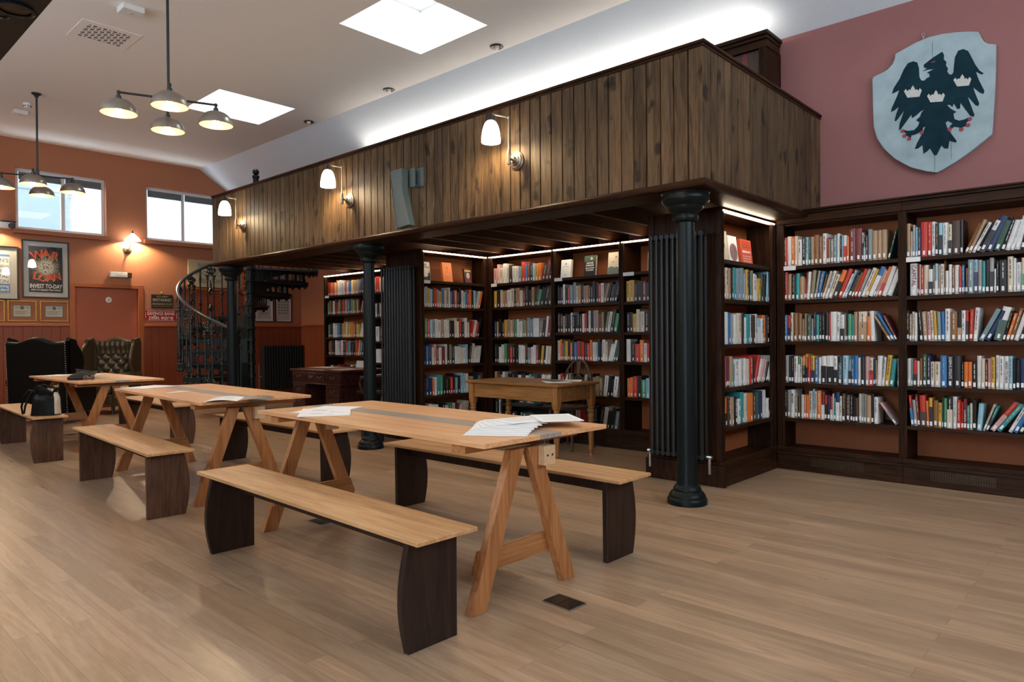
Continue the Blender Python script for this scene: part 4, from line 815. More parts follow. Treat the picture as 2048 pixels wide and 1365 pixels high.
m=MB();m.tube([(-.18,-.16,.2),(.145,-.155,.2)],.009);m.tube([(-.18,.16,.2),(.145,.155,.2)],.009);m.tube([(-.02,-.158,.2),(-.02,.158,.2)],.009);m.build('stretcher',M['chairw'],c)
# low black display rack and toy
k=thing('book_rack','low black book rack on the floor behind the writing table','rack',(6.02,5.27,0),R(-90))
MB().box(-.36,.36,-.10,.14,.40,.42).build('shelf',M['black'],k);MB().box(-.36,.36,-.10,.14,.12,.14).build('shelf',M['black'],k)
for s in (-1,1): MB().box(s*.36-.012,s*.36+.012,-.10,.14,0,.50).build('side_panel',M['black'],k)
MB().box(-.348,.348,.12,.135,.14,.40).build('back_panel',M['black'],k)
r=random.Random(9);x=-.33
for i,cl in enumerate('ykrwkwgwk'):
    m=MB();w=r.uniform(.018,.03);book_mesh(m,w,r.uniform(.17,.22),.15,0,0,1);o=m.build('book',[BM[cl],M['page']]);o.location=(6.02-.07,5.27-x,.142);o.rotation_euler=(0,R(8 if i%3==2 else 0),-PI/2);o.location.y-=(w if i%3==2 else 0)
    tag(o,f'{BN[cl]} book, {NUM[i+1]} from the left in the low black rack','book','books in the low black rack');x+=w+.018
m=MB();m.sphere((0,0,0),.055,12,.8);o=m.build('toy_ball',[BM['e']],loc=(6.0,5.12,.465));tag(o,'small teal and red toy ball on top of the low black rack','toy')
MB().lathe([(.0555,-.012),(.0560,.0),(.0555,.012)],0,0,0,n=16,cap=False,axis='x').build('stripe',BM['r'],o)
# ------------------------------------------------------------------ pedestal desk
d=thing('pedestal_desk','dark mahogany pedestal desk with a leather top behind the middle column','desk',(5.68,8.60,0),0)
hx,hy=.43,.655
MB().box(-hx,hx,-hy,hy,.735,.768).build('desktop',M['mahog'],d,bevel=.008)
MB().box(-hx+.07,hx-.07,-hy+.07,hy-.07,.768,.770).build('leather_inset',M['leather_top'],d)
MB().box(-hx+.03,hx-.03,-hy+.03,hy-.03,.575,.735).build('frieze',M['mahog'],d)
MB().box(-hx+.015,hx-.015,-hy+.015,hy-.015,.560,.577).build('moulding',M['mahog'],d,bevel=.004)
def bail(o,y,z,x):
    m=MB();m.tube([(x-.002,y-.035,z+.012),(x-.014,y-.036,z),(x-.016,y-.018,z-.018),(x-.016,y,z-.012),(x-.016,y+.018,z-.018),(x-.014,y+.036,z),(x-.002,y+.035,z+.012)],.0032,n=6)
    for q in (-1,1): m.sphere((x-.003,y+q*.035,z+.012),.007,6)
    return m.build('handle',M['brass'],o)
def drawer(y0,y1,z0,z1):
    o=MB();o.box(-hx+.016,-hx+.03,y0,y1,z0,z1);o=o.build('drawer',M['mahog'],d,bevel=.004)
    n=2 if y1-y0>.45 else 1
    for i in range(n): bail(o,y0+(y1-y0)*(i+.5)/n,(z0+z1)/2,-hx+.016)
for s in (-1,1):
    y0,y1=(hy-.41,hy-.04) if s>0 else (-hy+.04,-hy+.41)
    MB().box(-hx+.035,hx-.035,y0,y1,.06,.56).build('pedestal',M['mahog'],d)
    MB().box(-hx+.02,hx-.02,y0-.015,y1+.015,0,.06).build('plinth',M['mahog'],d,bevel=.005)
    for z0,z1 in ((.40,.55),(.24,.39),(.08,.23)): drawer(y0+.02,y1-.02,z0,z1)
    drawer(y0-.0,y1,.60,.72)
drawer(-hy+.43,hy-.43,.60,.72)
sheet('newspaper','pale sheets at the far end of the leather topped desk','papers',rect(5.72,9.05,.30,.42,10),.7706,M['paperc'])
sheet('newspaper','pale paper near the column on the leather topped desk','papers',rect(5.50,8.25,.21,.30,80),.7706,M['paperc'])
m=MB();m.prism([(-.15,0),(.15,0),(.15,.10),(-.15,.10)],-.01,.01,'xz');o=m.build('desk_sign',M['mount'],loc=(5.95,8.45,.7706),rot=(R(-14),0,-PI/2));tag(o,'small grey card standing on the leather topped desk','card')
# waste bin
m=MB();n=48;prof=[(.115,0),(.125,.02),(.14,.30)]
vs=[]
for r_,z in prof:
    for i in range(n):
        a=2*PI*i/n;q=r_*(1+.03*(i%2));vs.append((q*math.cos(a),q*math.sin(a),z))
m.add(vs,[(k*n+i,k*n+(i+1)%n,(k+1)*n+(i+1)%n,(k+1)*n+i) for k in range(2) for i in range(n)]+[tuple(range(n))[::-1]])
m.lathe([(.138,.29),(.148,.30),(.148,.312),(.138,.312)],n=48,cap=False)
o=m.build('waste_bin',M['radm'],loc=(4.80,6.62,0));tag(o,'ribbed grey waste bin behind the middle column','bin')
# ------------------------------------------------------------------ leather chairs
def tufted(w,h,y,amp,z0,rows,cols,curve=.0):
    def fn(u,v):
        x=(u-.5)*w;zz=z0+h*v
        a=u*cols;b=v*rows
        p=abs(math.sin(PI*(a+b)/1.0))*abs(math.sin(PI*(a-b)/1.0)) if v<.72 else abs(math.sin(PI*a*2))*.8
        dd=amp*(p**.5)
        edge=min(1,min(u,1-u)*9,v*9+.3,(1-v)*7+.25)
        return (x,y-dd*edge-curve*(1-(2*u-1)**2)*0+curve*(1-abs(2*u-1)**3)-(.05*max(0,v-.8)/.2),zz)
    return fn
def armchair(label,loc,rz,mat,group):
    t=thing('wingback_armchair',label,'armchair',loc,rz,group)
    # front faces -y, back at +y
    W=.80
    def topz(x):
        u=abs(x)/.40;return 1.185+.035*math.cos(min(1,u*1.5)*PI)+(.014*max(0,(u-.70)/.30))
    m=MB();n=25;xs=[-.40+.8*i/(n-1) for i in range(n)]
    fr=[(x,.30,topz(x)) for x in xs];
    def back(u,v):
        x=-.40+.80*u;z=.14+(topz(x)-.14)*v;return (x,.36+.05*v,z)
    m.grid(back,25,12)
    def front(u,v):
        x=-.40+.80*u;z=.14+(topz(x)-.14)*v;return (x,.28+.05*v,z)
    m.grid(front,25,12)
    m.tube([(x,.365+.0,topz(x)-.012) for x in xs],.048,n=10)
    m.add([back(0,0),back(0,1),front(0,1),front(0,0)],[(0,1,2,3)]);m.add([back(1,0),back(1,1),front(1,1),front(1,0)],[(0,1,2,3)]);m.add([back(0,0),back(1,0),front(1,0),front(0,0)],[(0,1,2,3)])
    m.build('back_frame',mat,t)
    MB().grid(tufted(.62,.74,.275,.055,.44,4.0,3.5),71,71).build('tufted_back',mat,t)
    m=MB()
    for r_ in range(5):
        for c_ in range(4 if r_%2 else 5):
            u=(c_+(.5 if r_%2 else 0)+.0)/ (4.0);v=(r_+.4)/8.0*1.2
            m.sphere(((u-.5)*.53,.262,.46+v*.74),.009,6)
    m.build('button',mat,t)
    for s in (-1,1):
        def wing(u,v,s=s,o=0):
            y=.33-.30*u*(.55+.45*math.sin(PI*min(1,v*1.1)));z=.62+v*(.60-.03*u);x=s*(.405+.035*u*math.sin(PI*v)+.02)
            return (x,y,z)
        m=MB();m.grid(lambda u,v:wing(u,v),10,12);m.grid(lambda u,v:tuple(Vector(wing(u,v))-Vector((s*.055,0,0))),10,12)
        m.tube([tuple(Vector(wing(1,v/11))-Vector((s*.027,0,0))) for v in range(12)],.030,n=10)
        m.tube([tuple(Vector(wing(u/9,1))-Vector((s*.027,0,0))) for u in range(10)],.030,n=10)
        m.build('wing',mat,t)
        m=MB();m.box(s*.40-.055,s*.40+.055,-.34,.30,.14,.56);m.tube([(s*.40,-.36,.575),(s*.40,.0,.59),(s*.40,.30,.60)],.075,n=14);m.build('arm',mat,t,bevel=.015)
        for y in (-.30,.30):
            m=MB();m.tube([(s*.34,y,.15),(s*.345,y*1.04,.08),(s*.35,y*1.12,.0)],[.032,.026,.018],n=10);m.build('leg',M['mahog'],t)
        m=MB()
        for q in range(32): m.sphere((s*.398,.372+.05*q/31,.18+.98*q/31),.0075,5)
        m.build('nailhead',M['steel'],t)
    m=MB();m.box(-.345,.345,-.36,.27,.16,.33);m.build('seat_frame',mat,t,bevel=.02)
    def cush(u,v):
        a=2*PI*u;b=PI*v;e=.35
        f=lambda q:math.copysign(abs(q)**e,q)
        return (.335*f(math.cos(a))*abs(math.sin(b))**e,-.04+.31*f(math.sin(a))*abs(math.sin(b))**e,.405-.085*f(math.cos(b)))
    MB().grid(cush,41,17).build('seat_cushion',mat,t)
    return t
GR='black wingback armchairs by the end wall'
armchair('dark wingback armchair seen from behind, beyond the far left bench',(2.94,11.96,0),R(180-42.0)+0,M['leather'],None)
armchair('tufted brownish wingback armchair in front of the red door',(3.86,12.72,0),R(-50),M['leatherb'],None)
# desk chair
t=thing('desk_chair','buttoned black leather desk chair at the near end of the desk','chair',(5.66,7.58,0),R(200))
MB().grid(tufted(.50,.40,.20,.05,.62,3.0,3.0),51,51).build('tufted_back',M['leather'],t)
def bk(u,v): return ((u-.5)*.54,.235+.03*math.sin(PI*v),.58+.47*v)
m=MB();m.grid(bk,10,8);m.tube([(-.26,.22,.60),(-.28,.22,.95),(-.22,.22,1.04),(0,.22,1.06),(.22,.22,1.04),(.28,.22,.95),(.26,.22,.60)],.035,n=10);m.build('back_frame',M['leather'],t)
m=MB();m.box(-.26,.26,-.25,.22,.44,.52);m.build('seat_cushion',M['leather'],t,bevel=.03)
for s in (-1,1):
    m=MB();m.tube([(s*.28,.20,.72),(s*.29,.02,.70),(s*.285,-.14,.68),(s*.27,-.17,.60),(s*.26,-.12,.48)],.022);m.build('arm',M['mahog'],t)
m=MB();m.lathe([(.03,.10),(.025,.44)],n=12);m.build('stem',M['steel'],t)
for k in range(5):
    a=2*PI*k/5;m=MB();m.bar((0,0,.13),(.27*math.cos(a),.27*math.sin(a),.075),.04,.03);m.sphere((.27*math.cos(a),.27*math.sin(a),.03),.03,8);m.build('foot',M['mahog'],t)
# floor boxes
for i,(x,y,l) in enumerate(((2.47,1.965,'dark bronze floor socket plate beside the nearest trestle foot'),(2.50,4.02,'dark bronze floor socket plate under the far end of the nearest table'))):
    t=thing('floor_socket',l,'floor socket',(x,y,0),R(-3),'floor socket plates')
    MB().box(-.058,.058,-.085,.085,0,.006).build('frame',M['steel'],t,bevel=.001);MB().box(-.052,.052,-.079,-.002,.006,.009).build('flap',M['plate'],t);MB().box(-.052,.052,.002,.079,.006,.009).build('flap',M['plate'],t)
# ------------------------------------------------------------------ radiators
def col_radiator(label,x,y0,y1,z0,z1,n,along='y'):
    t=thing('column_radiator',label,'radiator',(x,y0,z0) ,0 if along=='y' else -PI/2,'tall column radiators on the piers' if z1>1.5 else None)
    pitch=(y1-y0)/n;H_=z1-z0
    sec=None
    for i in range(n):
        y=(i+.5)*pitch
        if sec is None:
            m=MB()
            for dx in (-.035,.035):
                m.tube([(dx,0,.05),(dx,0,H_-.05)],.0125,n=8)
            for z in (.045,H_-.045):
                m.tube([(-.045,0,z),(.045,0,z)],.022,n=10)
            for z in (.045,H_-.045): m.tube([(0,-pitch/2,z),(0,pitch/2,z)],.016,n=8)
            sec=m.build('section',M['radm'],t)
            sec.location=(0,y,0)
        else:
            o=sec.copy();COL.objects.link(o);o.parent=t;o.location=(0,y,0)
    for y in (-.02,n*pitch+.02):
        m=MB();m.lathe([(.016,-.02),(.016,.02)],0,y,.045,n=10,axis='y');m.tube([(0,y,.045),(0,y,-.09)],.011);m.build('valve',M['steel'],t)
    return t
o=col_radiator('tall anthracite column radiator on the near pier, behind the corner column',5.075,2.585,3.085,.20,2.06,10)
o=col_radiator('tall anthracite column radiator on the middle pier',5.075,6.21,6.77,.20,2.06,11)
t=thing('column_radiator','low black radiator on the red panelling right of the spiral staircase','radiator',(7.12,13.60,.13))
for i in range(16):
    if i==0:
        m=MB();m.tube([(0,-.03,.0),(0,-.03,.92)],.021,n=8);m.tube([(0,.035,.0),(0,.035,.92)],.021,n=8);m.tube([(0,-.035,.90),(0,.04,.90)],.022);m.tube([(0,-.035,.03),(0,.04,.03)],.022);s0=m.build('section',M['radm'],t)
    else:
        o=s0.copy();COL.objects.link(o);o.parent=t;o.location=(i*.06,0,0)
m=MB()
for x in (.06,.84): m.box(x-.02,x+.02,-.02,.02,-.13,.02)
m.build('foot',M['radm'],t)
m=MB();m.tube([(-.03,0,.28),(-.10,0,.28)],.012);m.tube([(-.10,0,-.13),(-.10,0,.55)],.008);m.build('valve',M['steel'],t)
# ------------------------------------------------------------------ spiral staircase
CX,CY,RS=5.625,11.15,1.12
st=thing('spiral_staircase','ornate dark cast iron spiral staircase rising to the gallery','staircase',(CX,CY,0))
m=MB();pr=[(.11,0),(.11,.03),(.075,.06)]
for k in range(13):
    z=k*.2;pr+=[(.055,z+.08),(.055,z+.155),(.07,z+.16),(.075,z+.17),(.07,z+.18),(.07,z+.2),(.058,z+.21)]
pr+=[(.05,2.62),(.05,3.35),(.06,3.36),(.06,3.40),(.03,3.42),(.045,3.46),(.03,3.50),(.004,3.52)]
m.lathe(pr,n=18);m.build('newel_post',M['irong'],st)
TH=[R(153-22*(k-4.75)) for k in range(13)]
def pol(r,a,z): return (r*math.cos(a),r*math.sin(a),z)
def sector(m,r0,r1,a0,a1,z0,z1,n=6):
    L=[]
    for i in range(n+1):
        a=a0+(a1-a0)*i/n;L.append((r1*math.cos(a),r1*math.sin(a)))
    for i in range(n+1):
        a=a1-(a1-a0)*i/n;L.append((r0*math.cos(a),r0*math.sin(a)))
    m.prism(L,z0,z1,'xy')
tr=None
def curl(m,p,u,w,r,turns,rad,flip=1,n=16):
    pts=[]
    for i in range(n+1):
        f=i/n;a=f*turns*2*PI;q=r*(1-.75*f);pts.append(Vector(p)+Vector(u)*(q*math.cos(a)*flip)+Vector(w)*(q*math.sin(a)))
    m.tube(pts,rad,n=6)
def panel_mesh(b1):
    "two bars with scrollwork; local x tangential, z up"
    m=MB()
    for s in (-1,1): m.tube([(s*.062,0,-.02),(s*.062,0,.68)],.0135,n=8)
    X,Z=(1,0,0),(0,0,1)
    for zc,dr in ((.73,1),(.03,1)):
        for s in (-1,1):
            curl(m,(s*.055,0,zc+.06),X,Z,.045,1.3,.011,s);curl(m,(s*.03,0,zc+.005),X,Z,.03,1.2,.009,-s);m.sphere((s*.085,0,zc-.01),.018,6)
            m.lathe([(.016,-.04),(.024,-.02),(.018,0),(.024,.015),(.014,.03)],s*.062,0,zc-.03,n=8)
        m.sphere((0,0,zc+.10),.026,8,1.2);m.sphere((0,0,zc+.04),.016,6)
    for zc,sg in ((.60,-1),(.16,1)):
        for q in range(4):
            r=.020-.003*q
            m.sphere((0,0,zc+sg*q*.035),r,6,1.3)
            if q==2:
                for s in (-1,1):
                    m.bar((0,0,zc+sg*.05),(s*.04,0,zc+sg*.10),.012,.012);m.bar((s*.04,0,zc+sg*.10),(0,0,zc+sg*.15),.012,.012);m.bar((0,0,zc+sg*.07),(s*.02,0,zc+sg*.10),.012,.012)
        m.tube([(0,0,zc-sg*.06),(0,0,zc+sg*.14)],.008,n=6)
    return m
def turned_mesh():
    pr=[(.022,-.04),(.026,-.02),(.014,0),(.024,.02),(.024,.035),(.014,.05),(.024,.07),(.024,.085),(.013,.10),(.013,.28),(.022,.30),(.013,.32),(.026,.345),(.026,.365),(.013,.39),(.022,.41),(.012,.43),(.013,.62),(.024,.70),(.010,.78),(.018,.82),(.012,.86)]
    return MB().lathe(pr,n=12)
pan=turn=None
for k in range(1,13):
    z=.2*k;a=TH[k]
    m=MB();sector(m,.05,RS,-R(13),R(13),-.028,0)
    # riser lattice, under-bracket and outer string
    x=R(11.4);ca,sa=math.cos(x),math.sin(x)
    m.bar((.07*ca,.07*sa,-.045),(RS*.98*ca,RS*.98*sa,-.045),.012,.035);m.bar((.07*ca,.07*sa,-.185),(RS*.98*ca,RS*.98*sa,-.185),.012,.03)
    for q in range(6):
        r=.2+q*.17;m.bar((r*ca,r*sa,-.17),(r*ca,r*sa,-.04),.012,.05)
    m.hexa([(.06*ca,.06*sa-.008,-.24),(RS*.6*ca,RS*.6*sa-.008,-.07),(RS*.6*ca,RS*.6*sa+.008,-.07),(.06*ca,.06*sa+.008,-.24)],[(.06*ca,.06*sa-.008,-.03),(RS*.97*ca,RS*.97*sa-.008,-.03),(RS*.97*ca,RS*.97*sa+.008,-.03),(.06*ca,.06*sa+.008,-.03)])
    for q in range(4): m.sphere((RS*(.25+.12*q)*ca,RS*(.25+.12*q)*sa,-.21+.042*q),.026,6)
    sector(m,RS-.015,RS+.012,-R(11.4),R(11.4),-.075,.012)
    for q in range(3): m.sphere((RS*math.cos(R(-7.5+7.5*q)),RS*math.sin(R(-7.5+7.5*q)),-.085),.028,6)
    if tr is None: tr=m.build('tread',M['iron'],st);o=tr
    else: o=tr.copy();COL.objects.link(o);o.parent=st
    o.location=(0,0,z);o.rotation_euler=(0,0,a)
    # balusters on the tread's outer edge
    for kind,da in (('turned',R(7.6)),('panel',R(-3.6))):
        aa=a+da;f=-da/R(22)*.2
        if kind=='turned':
            if turn is None: turn=turned_mesh().build('baluster',M['iron'],st);o=turn
            else: o=turn.copy();COL.objects.link(o);o.parent=st
        else:
            if pan is None: pan=panel_mesh(0).build('scroll_panel',M['ironp'],st);o=pan
            else: o=pan.copy();COL.objects.link(o);o.parent=st
        o.location=pol(RS-.01,aa,z+f*.5+.01);o.rotation_euler=(0,0,aa+PI/2);o.scale=(1,1,1.24)
pts=[]
for i in range(90):
    kk=1.1+ (12.4-1.1)*i/89;a=R(153-22*(kk-4.75));pts.append(pol(RS-.01,a,.2*kk+1.09))
MB().tube(pts,.027,n=10).build('handrail',M['ironl'],st)
m=MB();m.lathe([(.045,0),(.05,.02),(.035,.05),(.03,1.2),(.04,1.22),(.04,1.25),(.02,1.27),(.04,1.31),(.045,1.34),(.03,1.38),(.004,1.40)],n=14);q=pol(RS-.01,R(153+22*3.65),0);m.build('newel_post',M['irong'],st).location=q
# finial post at the head of the stairs, on the gallery
t=thing('gallery_newel','blue green iron post with ball finial showing above the gallery rail','post',(4.94,9.60,2.46))
m=MB();m.lathe([(.05,0),(.045,.05),(.04,.2),(.04,1.08),(.05,1.09),(.05,1.12),(.025,1.13)],n=16);m.build('post',M['irong'],t)
m=MB();m.sphere((0,0,1.175),.047,12);m.build('ball_finial',M['irong'],t)
# ------------------------------------------------------------------ lamps
def pendant(label,x,y,hz=3.42):
    t=thing('pendant_lamp',label,'pendant lamp',(x,y,CZ),R(-20),'four-shade pendant lamps')
    d=hz-CZ
    m=MB();m.lathe([(.058,0),(.058,-.012),(.03,-.03),(.018,-.06)],n=20);m.build('ceiling_rose',M['gunm'],t)
    MB().tube([(0,0,-.05),(0,0,d)],.0125,n=12).build('rod',M['gunm'],t)
    m=MB();m.sphere((0,0,d),.034,10);m.lathe([(.02,.03),(.022,.07),(.014,.09)],0,0,d,n=12);m.build('hub',M['gunm'],t)
    for k in range(4):
        a=k*PI/2;c,s=math.cos(a),math.sin(a);r=.40
        m=MB();m.tube([(.03*c,.03*s,d),(r*c,r*s,d)],.010,n=10);m.sphere((r*c,r*s,d),.017,8);m.tube([(r*c,r*s,d),(r*c,r*s,d-.045)],.012,n=10);m.lathe([(.02,0),(.024,-.02),(.018,-.035),(.022,-.05)],r*c,r*s,d-.03,n=12)
        m.build('arm',M['gunm'],t)
        m=MB();pr=[];pi=[]
        for q in range(13):
            b=PI/2*q/12;pr.append((.020+.130*math.sin(b),-.062-.125*(1-math.cos(b))))
        m.lathe(pr,r*c,r*s,d,n=30,cap=False)
        o=m.build('shade',M['shade'],t)
        m=MB();m.lathe([(max(.004,x_-.003),z_-.003) for x_,z_ in pr],r*c,r*s,d,n=30,cap=False);m.build('lining',M['shadein'],o)
        m=MB();m.sphere((r*c,r*s,d-.145),.027,10,1.25);m.build('bulb',M['bulb'],o)
    return t
pendant('four-shade pendant lamp, nearer one, on a long rod',2.575,6.63)
pendant('four-shade pendant lamp above the nearest table, unseen and added for light',2.575,2.24)  # unseen lamp added to warm the near table and floor
pendant('four-shade pendant lamp, farther one, in front of the wide window',2.57,11.02)
def sconce(label,y):
    t=thing('wall_sconce',label,'wall lamp',(XG-.001,y,2.70),0,'opal wall lamps on the gallery front')
    m=MB();m.lathe([(.078,0),(.078,-.008),(.066,-.014),(.064,-.022),(.05,-.026),(.046,-.034),(.03,-.040),(.022,-.06)],n=28,axis='x');m.build('wall_plate',M['brass'],t)
    m=MB();m.tube([(-.055,0,0),(-.10,0,.0)],.010);m.lathe([(.012,-.05),(.016,-.04),(.016,-.01),(.013,.0),(.016,.01),(.016,.05),(.010,.07)],-.10,0,0,n=12)
    m.tube([(-.10,0,.05),(-.10,0,.345)],.0065,n=8);m.sphere((-.10,0,.345),.013,8);m.tube([(-.10,0,.345),(-.155,.055,.36),(-.19,.10,.375)],.007,n=8);m.build('arm',M['brass'],t)
    cx,cy=-.20,.11
    m=MB();m.lathe([(.012,.385),(.016,.37),(.026,.345),(.030,.315)],cx,cy,0,n=16);m.build('shade_holder',M['gunm'],t)
    pr=[(.028,.318),(.046,.302),(.060,.275),(.070,.24),(.077,.20),(.080,.16),(.079,.135)]
    m=MB();m.lathe(pr,cx,cy,0,n=28,cap=False);o=m.build('lamp_shade',M['opal'],t);MB().sphere((cx,cy,.155),.026,8,1.2).build('bulb',M['bulbs'],o)
sconce('lit opal wall lamp nearest the gallery corner',3.95);sconce('lit opal wall lamp, middle one of three on the gallery front',6.40);sconce('lit opal wall lamp at the far end of the gallery front',8.84)
def cone_lamp(label,x):
    t=thing('wall_sconce',label,'wall lamp',(x,YF,2.84))
    m=MB();m.lathe([(.075,0),(.075,-.008),(.055,-.016),(.05,-.026),(.03,-.032),(.02,-.05)],n=28,axis='y');m.build('wall_plate',M['brass'],t)
    m=MB();m.tube([(0,-.05,0),(0,-.10,.03),(.015,-.13,.10),(.03,-.15,.28)],.008);m.build('arm',M['brass'],t)
    m=MB();m.lathe([(.022,.285),(.055,.25),(.10,.205),(.138,.155)],.04,-.15,0,n=28,cap=False);o=m.build('lamp_shade',M['opalw'],t);MB().sphere((.04,-.15,.212),.022,8,1.1).build('bulb',M['bulbw'],o)
    m=MB();m.lathe([(.024,.275),(.022,.29),(.012,.31),(.010,.33),(.004,.34)],.04,-.15,0,n=14);m.build('finial',M['gunm'],t)
cone_lamp('lit conical white wall lamp between the two high windows',4.57)
cone_lamp('conical wall lamp left of the wide window, beyond the left picture edge',2.38)
# recessed spotlights, detectors and grille on the ceiling
for y,l in ((5.5,'recessed ceiling spotlight nearest the viewer'),(7.5,'recessed ceiling spotlight, middle one of three'),(9.5,'recessed ceiling spotlight farthest from the viewer')):
    t=thing('ceiling_spotlight',l,'spotlight',(5.755,y,CZ),0,'recessed spotlights along the ceiling edge')
    MB().lathe([(.046,-.001),(.074,-.001),(.078,-.008),(.070,-.014),(.046,-.008)],n=28,cap=False).build('bezel',M['plate'],t)
    MB().lathe([(.042,-.002),(.034,-.003)],n=24).build('well',M['black'],t)
    m=MB();m.lathe([(.030,-.003),(.028,-.025),(.018,-.034)],n=20);m.build('lamp',M['enamelw'],t)
t=thing('smoke_detector','round white smoke detector beside the farther pendant rod','detector',(2.59,11.58,CZ))
MB().lathe([(.055,0),(.055,-.02),(.048,-.03)],n=24).build('base',M['plastic'],t);MB().lathe([(.045,-.03),(.04,-.055),(.02,-.062)],n=24).build('sensor_head',M['enamelw'],t)
m=MB()
for k in range(8):
    a=k*PI/4;m.box(.043*math.cos(a)-.008,.043*math.cos(a)+.008,.043*math.sin(a)-.008,.043*math.sin(a)+.008,-.045,-.036)
m.build('vent_slot',M['ink'],t)
for x,y,l,sz in ((2.60,12.03,'flat white square sensor beyond the smoke detector',.085),(2.56,7.50,'white box sensor on the ceiling above the nearer pendant lamp',.10)):
    t=thing('ceiling_sensor',l,'sensor',(x,y,CZ));MB().box(-sz,sz,-sz*.9,sz*.9,-.055,0).build('housing',M['plastic'],t,bevel=.006);MB().lathe([(.022,-.055),(.016,-.061)],n=16).build('lens',M['mount'],t)
t=thing('ceiling_grille','perforated white air grille set in the ceiling','vent',(2.593,8.385,CZ))
MB().box(-.29,.29,-.28,.28,-.004,0).build('plate',M['white'],t)
m=MB()
for i in range(9):
    for j in range(8):
        x=-.19+i*.0475;y=-.175+j*.05;w=.017 if (i+j)%2 else .010
        m.box(x-w,x+w,y-w*.8,y+w*.8,-.0052,-.0035)
m.build('vent_perforation',M['ink'],t)  # dark squares on the plate stand in for its holes
# loudspeaker on the gallery front
t=thing('loudspeaker','slim grey green column loudspeaker angled off the gallery front','loudspeaker',(XG,5.36,2.52))
m=MB();m.prism([(.15,.33),(-.03,.33),(-.03,.14),(-.135,-.23),(.05,-.245)],-.14,-.06,'yz');o=m.build('cabinet',M['spk'],t,bevel=.006)
m=MB();m.add([(-.145,.15,.33),(-.145,.05,-.245),(-.06,.05,-.245),(-.06,.15,.33)],[(0,1,2,3)]);m.build('grille_edge',M['steel'],o)
m=MB();m.box(-.012,0,-.20,-.08,.15,.33);m.box(-.06,-.012,-.05,-.04,.15,.33);m.box(-.06,-.05,-.13,-.04,.15,.33)
for y,z in ((-.18,.31),(-.18,.17),(-.10,.31),(-.10,.17)): m.lathe([(.008,-.012),(.006,-.018)],0,y,z,n=8,axis='x')
m.build('bracket',M['spk'],t)
